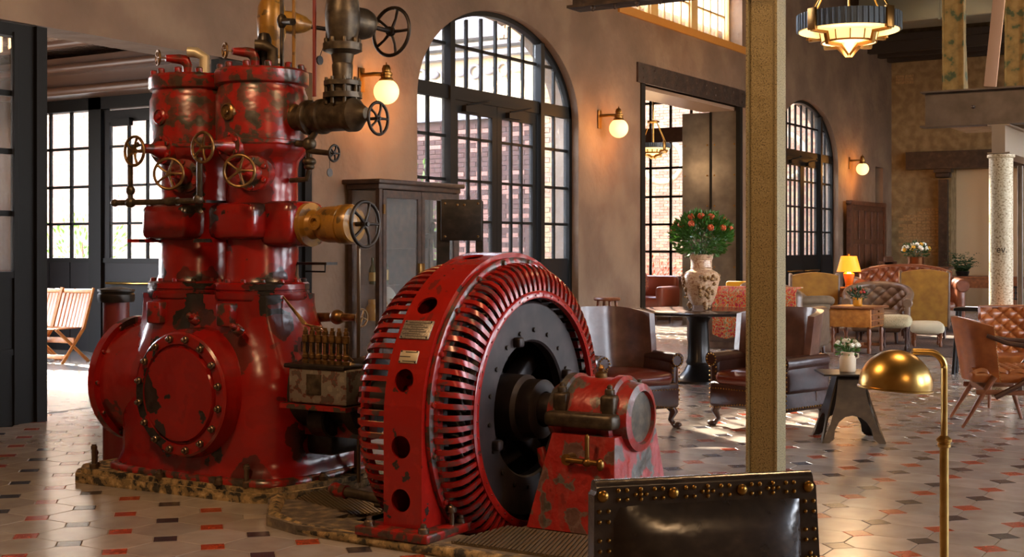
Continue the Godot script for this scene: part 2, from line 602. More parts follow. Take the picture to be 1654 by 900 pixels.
func wall_with(mb: MB, spans: Array, x0: float, x1: float, top: float, z0: float, z1: float) -> void:
	# spans: [left, right, bottom, top, arch rise] sorted by left; solid elsewhere
	var x := x0
	for s in spans:
		if s[0] > x:
			mb.box(V(x, 0, z1), V(s[0], top, z0))
		if s[2] > 0.0:
			mb.box(V(s[0], 0, z1), V(s[1], s[2], z0))
		if s.size() > 4:
			var c: float = (s[0] + s[1]) * 0.5
			var a: float = (s[1] - s[0]) * 0.5
			var p := PackedVector2Array()
			p.append(Vector2(s[1], top))
			p.append(Vector2(s[0], top))
			for k in 41:
				var t := PI * (1.0 - k / 40.0)
				p.append(Vector2(c + a * cos(t), s[3] + s[4] * sin(t)))
			mb.prism(p, z1, z0)
		elif s.size() == 4:
			mb.box(V(s[0], s[3], z1), V(s[1], top, z0))
		x = s[1]
	if x < x1:
		mb.box(V(x, 0, z1), V(x1, top, z0))

func shell() -> void:
	var back := WZ - WT
	# long wall: side opening, arch, doorway, arch, small door; a row of high windows above
	var mb := MB.new()
	wall_with(mb, [[2.6, 10.36, 0.0, 3.2], [12.17, 16.01, 0.0, 3.14, 1.235], [17.95, 22.05, 0.0, 3.9], [23.73, 27.57, 0.0, 3.14, 1.235], [30.33, 30.95, 0.0, 3.28]], -6.0, EX, 4.98, WZ, back)
	for s in [[-6.0, 17.4, 4.98, TOP], [17.4, 22.1, 6.9, TOP], [22.1, EX, 4.98, TOP]]:
		mb.box(V(s[0], s[2], back), V(s[1], s[3], WZ))
	struct("wall_left", mb, M.plaster)
	# end wall with an alcove
	mb = MB.new()
	mb.box(V(EX, 0, back), V(EX + 0.5, TOP, -7.36))
	mb.box(V(EX, 3.25, -7.36), V(EX + 0.5, TOP, -4.2))
	mb.box(V(EX, 0, -4.2), V(EX + 0.5, TOP, 9.5))
	var ew := struct("wall_far", mb, M.old_plaster)
	part(ew, "alcove_back", MB.new().box(V(EX + 0.5, 0, -7.5), V(EX + 0.6, 3.4, -4.1)), M.alcove_plaster)
	# patch of bare brickwork where the plaster has come off
	var bricks: Array = []
	for k in 3:
		bricks.append(MB.new().cbox(Vector3.ZERO, V(0.05, 0.062, 0.205 - 0.006 * k)).mesh())
	for r in 15:
		var y := 1.25 + r * 0.075
		for c in 6:
			var z := -7.5 - c * 0.218 - (0.109 if r % 2 else 0.0)
			if z < -8.5 + (0.25 if r > 12 else 0.0) or (r > 13 and c > 2):
				continue
			if rng.randf() < 0.06:
				continue
			var o := part(ew, "brick", bricks[rng.randi() % 3], M.old_brick)
			o.position = V(EX - 0.008 + rng.randf() * 0.012, y, z)
	for r in 3:
		for c in 2:
			var o := part(ew, "brick", bricks[r], M.old_brick)
			o.position = V(EX - 0.01, 5.35 + r * 0.075, -8.55 + c * 0.218)
	# unseen walls: daylight comes in through openings in the right hand one
	mb = MB.new()
	mb.box(V(-6.4, 0, back), V(-6, TOP, 9.5))
	struct("wall_back", mb, M.plaster)
	mb = MB.new()
	mb.box(V(-6.4, 0, 9.0), V(EX + 0.5, 1.8, 9.5))
	mb.box(V(-6.4, 5.2, 9.0), V(EX + 0.5, TOP, 9.5))
	var xr := -6.4
	for k in 4:
		var x0 := 5.0 + k * 6.0
		mb.box(V(xr, 1.8, 9.0), V(x0, 5.2, 9.5))
		xr = x0 + 3.0
	mb.box(V(xr, 1.8, 9.0), V(EX + 0.5, 5.2, 9.5))
	struct("wall_right", mb, M.plaster)
	struct("ceiling", MB.new().box(V(-6.4, TOP, back), V(EX + 0.5, TOP + 0.3, 9.5)), M.ceiling_dark)
	high_windows()
	# plaster lining of the arch reveals and of the wide opening
	for cx in [14.09, 25.65]:
		var lining := MB.new()
		var rows := []
		for k in 57:
			var q := Vector2(1.915, lerpf(0.0, 3.14, k / 8.0)) if k <= 8 else (Vector2(-1.915, lerpf(3.14, 0.0, (k - 48) / 8.0)) if k >= 48 else Vector2(1.915 * cos(PI * (k - 8) / 40.0), 3.14 + 1.23 * sin(PI * (k - 8) / 40.0)))
			rows.append([V(cx + q.x, q.y, WZ - 0.001), V(cx + q.x, q.y, WZ - 0.1)])
		lining.sheet(rows, 0.006)
		struct("trim_%d" % (5 if cx < 20.0 else 6), lining, M.plaster)
	struct("trim_7", MB.new().box(V(2.6, 3.185, back), V(10.36, 3.2, WZ - 0.002)).box(V(10.345, 0, back), V(10.36, 3.185, WZ - 0.002)), M.plaster)
	# trim round the high window
	mb = MB.new()
	mb.box(V(17.2, 4.86, WZ - 0.02), V(22.2, 4.985, WZ + 0.035))
	struct("trim_1", mb, M.ochre_paint)
	# riveted steel lintel over the doorway
	mb = MB.new()
	mb.box(V(17.82, 3.9, WZ - 0.1), V(22.25, 4.2, WZ + 0.03))
	var lin := struct("trim_2", mb, M.steel_rust)
	for k in 11:
		for r in 2:
			part(lin, "rivet", MB.new().ball(V(18.0 + k * 0.4, 3.98 + r * 0.14, WZ + 0.03), V(0.022, 0.022, 0.014), 8, 4), M.steel_rust)
	# black jambs and grey metal lining of the doorway
	mb = MB.new()
	mb.box(V(17.95, 0, back - 0.05), V(18.09, 3.9, WZ + 0.02))
	mb.box(V(21.93, 0, WZ - 0.06), V(22.05, 3.9, WZ + 0.02))
	struct("trim_3", mb, M.black_frame)
	# grey folding panels stowed in the right jamb, studded with brass
	var pan := struct_root("door_1")
	part(pan, "metal_panel", MB.new().box(V(22.0, 0, WZ - 0.55), V(22.05, 3.84, WZ - 0.06)), M.grey_metal_panel)
	part(pan, "metal_panel", MB.new().box(V(22.03, 0, WZ - 1.14), V(22.08, 3.84, WZ - 0.59)), M.grey_metal_panel)
	part(pan, "hinge_strip", MB.new().box(V(21.985, 0, WZ - 0.59), V(22.0, 3.84, WZ - 0.55)), M.black_frame)
	for z in [-0.12, -0.5, -0.64, -1.08]:
		for k in 6:
			part(pan, "stud", MB.new().ball(V(21.998, 0.5 + k * 0.55, WZ + z), V(0.008, 0.016, 0.016), 8, 5), M.stud_brass)
	# head of the doorway
	mb = MB.new()
	mb.box(V(18.09, 3.84, back - 0.3), V(22.0, 3.9, WZ - 0.1))
	struct("trim_4", mb, M.soffit_metal)
	# dark small door by the corner
	var sd := struct_root("door_2")
	part(sd, "door_leaf", MB.new().box(V(30.36, 0, back + 0.12), V(30.93, 3.25, back + 0.18)), M.brown_wood_dark)
	part(sd, "transom_bar", MB.new().box(V(30.36, 2.5, back + 0.18), V(30.93, 2.58, back + 0.24)), M.brown_wood_dark)
	# steel beam and iron pilaster over the alcove
	var lb := single("steel_lintel", MB.new().box(V(EX - 0.28, 3.25, -8.35), V(EX - 0.02, 3.66, -3.8)), M.steel_rust, "rusted dark steel beam across the far wall above the alcove", "beam")
	lb.name = "steel_lintel"
	var pil := thing("iron_pilaster", "dark iron pilaster with capital left of the alcove in far wall", "pilaster", V(EX - 0.16, 0, -7.5))
	part(pil, "shaft", MB.new().cbox(V(0, 1.5, 0), V(0.16, 3.0, 0.2)), M.steel_rust)
	part(pil, "capital", MB.new().rbox(V(0, 3.1, 0), V(0.24, 0.12, 0.34), 0.03).cbox(V(0, 3.2, 0), V(0.26, 0.08, 0.4)), M.steel_rust)
	part(pil, "base", MB.new().cbox(V(0, 0.1, 0), V(0.22, 0.2, 0.3)), M.steel_rust)
	# dark deck and ducts near the end wall
	mb = MB.new()
	mb.box(V(29.6, 6.05, WZ), V(EX, 6.2, 9.0))
	struct("ceiling", mb, M.ceiling_dark)
	for k in 3:
		single("deck_beam", MB.new().box(V(29.7 + k * 0.8, 5.82, WZ), V(29.9 + k * 0.8, 6.05, 8.0)), M.ceiling_dark, ["dark beam under the deck by the chandelier", "middle dark beam under the deck", "dark beam under the deck against the far wall"][k], "beam", Vector3.ZERO, "beams under the dark deck")
	var dk := thing("air_duct", "pale green rectangular air duct under the dark ceiling", "duct", V(28.3, 6.15, -6.6))
	part(dk, "duct_body", MB.new().rbox(V(0, 0.45, 0), V(1.0, 0.9, 3.6), 0.04), M.duct)
	for k in 3:
		part(dk, "seam", MB.new().cbox(V(0, 0.45, -1.2 + k * 1.1), V(1.04, 0.94, 0.04)), M.duct)
	var rd := thing("round_duct", "large round brown duct bend high above the steel beam", "duct", V(26.5, 6.0, -4.1))
	var pts := []
	for k in 13:
		var t := PI * 0.5 * k / 12.0
		pts.append(V(0.2 + sin(t) * 1.2, 0.35 + 0.9 * (1.0 - cos(t)), 1.2 - cos(t) * 1.6))
	part(rd, "duct_body", MB.new().tube(pts, 0.42, 20), M.duct)

func high_windows() -> void:
	# cream framed high window over the doorway
	for wnd in [[17.4, 22.1, 3, 1]]:
		var w := struct_root("window_%d" % wnd[3])
		var z := WZ - 0.3
		var mb := MB.new()
		mb.box(V(wnd[0], 4.98, z - 0.05), V(wnd[1], 5.06, z + 0.05))
		mb.box(V(wnd[0], 6.82, z - 0.05), V(wnd[1], 6.9, z + 0.05))
		var n: int = wnd[2]
		var bw: float = (wnd[1] - wnd[0]) / n
		for k in n + 1:
			var x: float = wnd[0] + bw * k
			mb.box(V(x - (0.13 if k > 0 and k < n else 0.06), 5.06, z - 0.06), V(x + (0.13 if k > 0 and k < n else 0.06), 6.82, z + 0.06))
		part(w, "window_frame", mb, M.cream_paint)
		part(w, "window_sill", MB.new().box(V(wnd[0], 4.98, z), V(wnd[1], 5.0, WZ)), M.cream_paint)
		for k in n:
			var a: float = wnd[0] + bw * k + 0.14
			var b: float = wnd[0] + bw * (k + 1) - 0.14
			mb = MB.new()
			for c in 5:
				var x := lerpf(a, b, c / 4.0)
				mb.box(V(x - 0.016, 5.06, z - 0.02), V(x + 0.016, 6.82, z + 0.02))
			for r in 3:
				mb.box(V(a, 5.5 + r * 0.45, z - 0.02), V(b, 5.53 + r * 0.45, z + 0.02))
			part(w, "glazing_bars", mb, M.cream_paint)
			for c in 4:
				part(w, "pane", MB.new().box(V(lerpf(a, b, c / 4.0) + 0.016, 5.06, z - 0.003), V(lerpf(a, b, (c + 1) / 4.0) - 0.016, 6.82, z + 0.003)), M.glass)
		if wnd[3] == 1:
			part(w, "reveal", MB.new().box(V(wnd[1] - 0.02, 4.98, z), V(wnd[1], 6.9, WZ)), M.plaster)

# ------------------------------------------------------------------ tiled floor
func floor_tiles() -> void:
	var f := struct_root("floor")
	var gb := MB.new()
	for e in [[-6.4, -9.18, EX + 0.5, -4.1], [-6.4, -4.1, 5.13, -3.29], [6.5, -4.1, EX + 0.5, -3.29], [-6.4, -3.29, EX + 0.5, 9.5]]:
		gb.box(V(e[0], -0.3, e[1]), V(e[2], -0.005, e[3]))
	part(f, "grout_bed", gb, M.grout)
	var p := 0.311
	var anchor := Vector2(6.36, -1.3)
	var half := 0.079
	# tile shapes, chamfered at the top
	var oct := PackedVector2Array()
	var h := p * 0.5 - 0.002
	var q := h - half + 0.001
	for c in [[h, q], [q, h], [-q, h], [-h, q], [-h, -q], [-q, -h], [q, -h], [h, -q]]:
		oct.append(Vector2(c[0], c[1]))
	var sq := PackedVector2Array([Vector2(half - 0.002, 0), Vector2(0, half - 0.002), Vector2(-half + 0.002, 0), Vector2(0, -half + 0.002)])
	var om: ArrayMesh = tile_mesh(oct)
	var smesh: ArrayMesh = tile_mesh(sq)
	var octs := []
	var squares := []
	for m in range(-40, 90):
		for n in range(-30, 40):
			for k in 2:
				var x := anchor.x + (m + 0.5 * k) * p
				var z := anchor.y + (n + 0.5 * k) * p
				if x < -5.9 or x > EX - 0.02 or z < -9.18 or z > 8.9:
					continue
				# nothing under the concrete beds of the machines
				if x > 5.36 and x < 6.3 and z > -6.2 and z < -4.9:
					continue
				if x > 5.1 and x < 6.6 and z > -4.75 and z < -2.5:
					continue
				var d := x * cos(deg_to_rad(31.6)) - z * sin(deg_to_rad(31.6))
				var l := x * sin(deg_to_rad(31.6)) + z * cos(deg_to_rad(31.6))
				var seen := d > 5.5 and absf(l / d) < 0.41
				var e := [d if seen else d + 1000.0, x, z, (m + n) % 2]
				if k == 1:
					octs.append(e)
				else:
					squares.append(e)
	octs.sort_custom(func(a, b): return a[0] < b[0])
	squares.sort_custom(func(a, b): return a[0] < b[0])
	for i in mini(300, octs.size()):
		var o := part(f, "octagon_tile", om, M["tile_%d" % (rng.randi() % 3)])
		o.position = V(octs[i][1], rng.randf_range(-0.0006, 0.0006), octs[i][2])
	for i in mini(300, squares.size()):
		var o := part(f, "square_tile", smesh, M.tile_black if squares[i][3] else M.tile_red)
		o.position = V(squares[i][1], rng.randf_range(-0.0006, 0.0006), squares[i][2])
	far_tiles(f, "distant_octagon_tiles", om, octs.slice(300), -1, M.tile_0)
	far_tiles(f, "distant_red_tiles", smesh, squares.slice(300), 0, M.tile_red)
	far_tiles(f, "distant_black_tiles", smesh, squares.slice(300), 1, M.tile_black)

func tile_mesh(poly: PackedVector2Array) -> ArrayMesh:
	var mb := MB.new()
	var n := poly.size()
	var c := 0.0022
	for k in n:
		var a := poly[k]
		var b := poly[(k + 1) % n]
		var ai := a - a.normalized() * c
		var bi := b - b.normalized() * c
		mb.tri(V(0, 0, 0), V(bi.x, 0, bi.y), V(ai.x, 0, ai.y))
		mb.quad(V(ai.x, 0, ai.y), V(bi.x, 0, bi.y), V(b.x, -0.0016, b.y), V(a.x, -0.0016, a.y))
		mb.quad(V(a.x, -0.0016, a.y), V(b.x, -0.0016, b.y), V(b.x, -0.008, b.y), V(a.x, -0.008, a.y))
	return mb.mesh()

func far_tiles(f: Node3D, called: String, mesh: ArrayMesh, list: Array, colour: int, m: Material) -> void:
	var sel := []
	for e in list:
		if colour < 0 or absi(e[3]) == colour:
			sel.append(e)
	var mm := MultiMesh.new()
	mm.transform_format = MultiMesh.TRANSFORM_3D
	mm.mesh = mesh
	mm.instance_count = sel.size()
	for i in sel.size():
		mm.set_instance_transform(i, Transform3D(Basis(), V(sel[i][1], rng.randf_range(-0.0006, 0.0006), sel[i][2])))
	var o := MultiMeshInstance3D.new()
	o.name = called
	o.multimesh = mm
	o.material_override = m
	f.add_child(o, true)
	o.set_meta("kind", "stuff")

# ------------------------------------------------------------------ glazed doors and windows
const ROWS := [1.25, 1.72, 2.22, 2.74, 3.24]

# A wall of steel glazing in the local plane z = 0 (x along, y up); t places it.
func pane_grid(w: Node3D, t: Transform3D, xs: Array, ys: Array, bar: float, parent_bars: MB, clip := PackedVector2Array()) -> void:
	for x in xs.slice(1, xs.size() - 1):
		var top: float = ys[ys.size() - 1]
		if clip.size():
			for k in 60:
				if not Geometry2D.is_point_in_polygon(Vector2(x, top), clip):
					top -= 0.02
		parent_bars.at(t).box(V(x - bar, ys[0], -0.02), V(x + bar, top, 0.02))
	for y in ys.slice(1, ys.size() - 1):
		var a: float = xs[0]
		var b: float = xs[xs.size() - 1]
		if clip.size():
			for k in 60:
				if not Geometry2D.is_point_in_polygon(Vector2(a, y), clip):
					a += 0.02
				if not Geometry2D.is_point_in_polygon(Vector2(b, y), clip):
					b -= 0.02
		parent_bars.at(t).box(V(a, y - bar, -0.02), V(b, y + bar, 0.02))
	for i in xs.size() - 1:
		for j in ys.size() - 1:
			var r := PackedVector2Array([Vector2(xs[i] + bar * 0.6, ys[j] + bar * 0.6), Vector2(xs[i + 1] - bar * 0.6, ys[j] + bar * 0.6), Vector2(xs[i + 1] - bar * 0.6, ys[j + 1] - bar * 0.6), Vector2(xs[i] + bar * 0.6, ys[j + 1] - bar * 0.6)])
			if clip.size():
				var cut := Geometry2D.intersect_polygons(r, clip)
				if cut.is_empty():
					continue
				r = cut[0]
			part(w, "pane", MB.new().at(t).prism(r, -0.003, 0.003), M.glass)

func arange(a: float, b: float, n: int) -> Array:
	var r := []
	for k in n + 1:
		r.append(lerpf(a, b, float(k) / n))
	return r

func arch_window(cx: float, idx: int) -> void:
	var w := struct_root("window_%d" % idx)
	var t := Transform3D(Basis(), V(cx, 0, WZ - 0.16))
	var a := 1.92
	var clip := PackedVector2Array()
	for k in 49:
		var th := PI * k / 48.0
		clip.append(Vector2((a - 0.09) * cos(th), 3.14 + (1.235 - 0.09) * sin(th)))
	clip.append(Vector2(-a + 0.09, 1.2))
	clip.append(Vector2(a - 0.09, 1.2))
	# outer frame following the arch
	var mb := MB.new().at(t)
	for k in 48:
		var q := PackedVector2Array()
		for e in [[k, 0.0], [k + 1, 0.0], [k + 1, 0.075], [k, 0.075]]:
			var th: float = PI * e[0] / 48.0
			q.append(Vector2((a + 0.01 - e[1]) * cos(th), 3.14 + (1.245 - e[1]) * sin(th)))
		mb.prism(q, -0.04, 0.05)
	for s in [-1, 1]:
		mb.box(V(minf(s * 1.845, s * 1.93), 0, -0.04), V(maxf(s * 1.845, s * 1.93), 3.14, 0.05))
		mb.box(V(s * 1.07 - 0.05, 0, -0.05), V(s * 1.07 + 0.05, ellipse_y(1.07, a, 1.235, 3.14) - 0.03, 0.08))
	mb.box(V(-1.9, 3.19, -0.04), V(1.9, 3.35, 0.05))
	part(w, "window_frame", mb, M.black_frame)
	var bars := MB.new()
	# fanlight: six panes wide between the posts, and the quarter lights
	var b := 0.018
	pane_grid(w, t, arange(-1.005, 1.005, 6), [3.36, 3.85, 4.5], b, bars, clip)
	for s in [-1, 1]:
		var e := [1.135, 1.49, 1.86] if s > 0 else [-1.86, -1.49, -1.135]
		pane_grid(w, t, e, [3.36, 3.85, 4.4], b, bars, clip)
		pane_grid(w, t, e, ROWS, b, bars)
		part(w, "kick_panel", MB.new().at(t).box(V(minf(s * 1.135, s * 1.83), 0, -0.03), V(maxf(s * 1.135, s * 1.83), 1.25, 0.03)), M.dark_panel)
	part(w, "glazing_bars", bars, M.black_frame)
	# two door leaves with push bars and closers
	for s in [-1, 1]:
		var mbd := MB.new().at(t)
		var x0: float = 0.005 if s > 0 else -1.0
		var x1: float = 1.0 if s > 0 else -0.005
		mbd.box(V(x0, 0.02, -0.03), V(x1, 1.2, 0.03))
		mbd.box(V(x0, 1.2, -0.03), V(x0 + 0.11, 3.2, 0.03))
		mbd.box(V(x1 - 0.11, 1.2, -0.03), V(x1, 3.2, 0.03))
		mbd.box(V(x0 + 0.11, 3.04, -0.03), V(x1 - 0.11, 3.2, 0.03))
		mbd.box(V(x0 + 0.11, 1.2, -0.03), V(x1 - 0.11, 1.25, 0.03))
		var leaf := part(w, "door_leaf", mbd, M.black_frame)
		var db := MB.new()
		pane_grid(w, t, arange(x0 + 0.11, x1 - 0.11, 3), [1.25, 1.72, 2.22, 2.74, 3.04], 0.016, db)
		part(leaf, "glazing_bars", db, M.black_frame)
		part(leaf, "push_bar", MB.new().at(t).tube([V(x0 + 0.14, 0.93, 0.03), V(x0 + 0.16, 0.93, 0.1), V(x1 - 0.16, 0.93, 0.1), V(x1 - 0.14, 0.93, 0.03)], 0.018, 8), M.brass_dark)
		part(leaf, "door_closer", MB.new().at(t).box(V(x0 + 0.2, 3.06, 0.03), V(x0 + 0.5, 3.13, 0.09)).tube([V(x0 + 0.25, 3.14, 0.07), V(x0 + 0.55, 3.2, 0.16), V(x0 + 0.75, 3.23, 0.08)], 0.012, 6), M.black_frame)

func side_glazing() -> void:
	# black steel leaf filling the left of the wide opening, and its twin at the right
	var n := 0
	for s in [[2.7, 4.7], [4.72, 7.04], [9.02, 10.3]]:
		var w := struct_root("door_%d" % (3 + n))
		n += 1
		var t := Transform3D(Basis(), V(0, 0, WZ - 0.06))
		var x0: float = s[0]
		var x1: float = s[1]
		var mb := MB.new().at(t)
		mb.box(V(x0, 0, -0.05), V(x1, 1.21, 0.05))
		mb.box(V(x0, 1.21, -0.05), V(x0 + 0.22, 3.17, 0.05))
		mb.box(V(x1 - 0.24, 1.21, -0.05), V(x1, 3.17, 0.05))
		mb.box(V(x0 + 0.22, 3.07, -0.05), V(x1 - 0.24, 3.17, 0.05))
		part(w, "door_leaf", mb, M.black_frame)
		var mo := MB.new().at(t)
		mo.box(V(x1 - 0.3, 0.0, 0.05), V(x1 - 0.26, 3.1, 0.075)).box(V(x1 - 0.1, 0.0, 0.05), V(x1 - 0.0, 3.17, 0.09))
		mo.box(V(x0 + 0.05, 0.55, 0.05), V(x1 - 0.3, 0.6, 0.065)).box(V(x0 + 0.05, 1.16, 0.05), V(x1 - 0.3, 1.21, 0.07))
		part(w, "moulding", mo, M.black_frame)
		var bars := MB.new()
		pane_grid(w, t, arange(x0 + 0.22, x1 - 0.24, 3 if x1 - x0 > 1.5 else 2), [1.21, 1.67, 2.16, 2.62, 3.07], 0.022, bars)
		part(w, "glazing_bars", bars, M.black_frame)
	# side room window wall at x = 12
	var w2 := struct_root("window_5")
	var t2 := Transform3D(Basis(Vector3.UP, PI * 0.5), V(12.06, 0, 0))   # local x runs to -z
	var fr := MB.new().at(t2)
	var bars2 := MB.new()
	for bay in [[9.25, 11.0, 4], [14.03, 15.3, 3]]:
		pane_grid(w2, t2, arange(bay[0], bay[1], bay[2]), ROWS, 0.018, bars2)
		var dx: float = (bay[1] - bay[0]) / bay[2]
		for k in bay[2]:
			part(w2, "kick_panel", MB.new().at(t2).box(V(bay[0] + dx * k + 0.01, 0, -0.03), V(bay[0] + dx * (k + 1) - 0.01, 1.22, 0.03)), M.dark_panel)
	part(w2, "glazing_bars", bars2, M.black_frame)
	for x in [9.2, 11.02, 13.79, 15.3]:
		fr.box(V(x, 0, -0.08), V(x + (0.24 if x > 10 and x < 15 else 0.1), 3.4, 0.08))
	fr.box(V(9.2, 3.24, -0.08), V(15.4, 3.4, 0.1)).box(V(9.2, 1.2, -0.05), V(15.4, 1.26, 0.05))
	part(w2, "window_frame", fr, M.black_frame)
	for leafx in [[11.28, 12.52], [12.54, 13.78]]:
		var mb := MB.new().at(t2)
		mb.box(V(leafx[0], 0.02, -0.03), V(leafx[1], 1.25, 0.03))
		mb.box(V(leafx[0], 1.25, -0.03), V(leafx[0] + 0.1, 3.22, 0.03)).box(V(leafx[1] - 0.1, 1.25, -0.03), V(leafx[1], 3.22, 0.03))
		mb.box(V(leafx[0] + 0.1, 3.06, -0.03), V(leafx[1] - 0.1, 3.22, 0.03))
		var leaf := part(w2, "door_leaf", mb, M.dark_panel)
		var db := MB.new()
		pane_grid(w2, t2, arange(leafx[0] + 0.1, leafx[1] - 0.1, 3), [1.25, 1.72, 2.22, 2.74, 3.06], 0.016, db)
		part(leaf, "glazing_bars", db, M.black_frame)
		part(leaf, "push_bar", MB.new().at(t2).tube([V(leafx[0] + 0.06, 1.12, -0.03), V(leafx[0] + 0.06, 0.94, -0.1), V(leafx[1] - 0.12, 0.93, -0.1), V(leafx[1] - 0.1, 0.93, -0.03)], 0.017, 8), M.brass)
		part(leaf, "door_closer", MB.new().at(t2).box(V(leafx[1] - 0.55, 3.0, -0.1), V(leafx[1] - 0.2, 3.1, -0.03)), M.black_frame)

func side_rooms() -> void:
	var back := WZ - WT
	# room on the left: x 2.6..12, z to -15.4
	var mb := MB.new()
	mb.box(V(12.0, 3.38, -15.4), V(12.3, 4.4, back))
	mb.box(V(12.0, 0, -15.7), V(12.3, 4.4, -15.38))
	struct("wall_side", mb, M.plaster)
	mb = MB.new()
	mb.box(V(2.2, 0, -15.7), V(2.6, 4.4, back))
	mb.box(V(2.6, 0, -15.7), V(5.5, 4.4, -15.4))
	mb.box(V(5.5, 3.3, -15.7), V(9.8, 4.4, -15.4))  # unseen opening below, added to light the floor, ceiling and soffit
	mb.box(V(9.8, 0, -15.7), V(12.0, 4.4, -15.4))
	struct("wall_side", mb, M.plaster)
	var c := struct("ceiling", MB.new().box(V(2.2, 3.98, -15.7), V(12.3, 4.3, back)), M.metal_ceiling)
	part(c, "cornice", MB.new().box(V(11.55, 3.4, -15.4), V(12.0, 3.66, back)).box(V(11.35, 3.66, -15.4), V(12.0, 3.84, back)).cyl(V(11.5, 3.44, -15.4), V(11.5, 3.44, back), 0.06, -1.0, 12).cyl(V(11.32, 3.7, -15.4), V(11.32, 3.7, back), 0.05, -1.0, 12).cyl(V(11.0, 3.95, -15.4), V(11.0, 3.95, back), 0.06, -1.0, 12), M.cornice_wood)
	for k in 3:
		part(c, "moulding", MB.new().box(V(2.6, 3.92, -10.4 - k * 1.7), V(11.0, 3.98, -10.3 - k * 1.7)), M.metal_ceiling)
	struct("floor", MB.new().box(V(2.2, -0.3, -15.9), V(12.3, -0.002, back)), M.tile_1)
	# room beyond the doorway: x 17.5..23.2, z to -16
	mb = MB.new()
	mb.box(V(17.2, 0, -16.3), V(17.5, 5.2, back))
	mb.box(V(17.2, 0, -16.3), V(23.5, 0.9, -16.0))
	mb.box(V(17.2, 4.3, -16.3), V(23.5, 5.2, -16.0))
	for k in 4:
		mb.box(V(17.5 + k * 1.75, 0.9, -16.3), V(18.0 + k * 1.75, 4.3, -16.0))
	struct("wall_side", mb, M.plaster)
	mb = MB.new()
	mb.box(V(23.2, 0, -16.3), V(23.5, 0.84, back))
	mb.box(V(23.2, 4.75, -16.3), V(23.5, 5.2, back))
	mb.box(V(23.2, 0.84, -9.85), V(23.5, 4.75, back))
	mb.box(V(23.2, 0.84, -16.3), V(23.5, 4.75, -15.9))
	struct("wall_side", mb, M.plaster)
	struct("ceiling", MB.new().box(V(17.2, 5.0, -16.3), V(23.5, 5.3, back)), M.metal_ceiling)
	struct("floor", MB.new().box(V(17.2, -0.3, -16.3), V(23.5, -0.002, back)), M.tile_2)
	var w := struct_root("window_6")
	var t := Transform3D(Basis(Vector3.UP, PI * 0.5), V(23.3, 0, 0))
	var bars := MB.new()
	pane_grid(w, t, arange(9.85, 15.9, 14), [0.84, 1.32, 1.85, 2.39, 2.95, 3.46], 0.022, bars)
	pane_grid(w, t, arange(9.85, 15.9, 14), [3.7, 4.22, 4.75], 0.022, bars)
	part(w, "glazing_bars", bars, M.black_frame)
	part(w, "transom", MB.new().at(t).box(V(9.85, 3.44, -0.14), V(15.9, 3.72, 0.06)), M.brown_wood_dark)
	part(w, "window_sill", MB.new().at(t).box(V(9.85, 0.78, -0.2), V(15.9, 0.85, 0.05)), M.grey_metal_panel)

# ------------------------------------------------------------------ outside
func brick_field(host: Node3D, called: String, x: float, z0: float, z1: float, y0: float, y1: float, mats: Array, parts_most: int, prefer: Callable) -> void:
	# running bond on a wall that faces -x
	var shapes := []
	for k in 2:
		shapes.append(MB.new().cbox(Vector3.ZERO, V(0.03, 0.064, 0.212)).mesh())
	var list := []
	var r := 0
	var y := y0 + 0.036
	while y < y1:
		var z := z0 + (0.112 if r % 2 else 0.0)
		while z < z1:
			list.append(V(x + rng.randf_range(-0.004, 0.004), y, z))
			z += 0.222
		y += 0.074
		r += 1
	list.sort_custom(func(a, b): return prefer.call(a) < prefer.call(b))
	for i in mini(parts_most, list.size()):
		var o := part(host, "brick", shapes[0], mats[rng.randi() % mats.size()])
		o.position = list[i]
	var rest := list.slice(mini(parts_most, list.size()))
	for k in mats.size():
		var sel := []
		for i in rest.size():
			if (i * 7 + i / 5) % mats.size() == k:
				sel.append(rest[i])
		if sel.is_empty():
			continue
		var mm := MultiMesh.new()
		mm.transform_format = MultiMesh.TRANSFORM_3D
		mm.mesh = shapes[0]
		mm.instance_count = sel.size()
		for i in sel.size():
			mm.set_instance_transform(i, Transform3D(Basis(), sel[i]))
		var o := MultiMeshInstance3D.new()
		o.name = called
		o.multimesh = mm
		o.material_override = mats[k]
		host.add_child(o, true)
		o.set_meta("kind", "stuff")

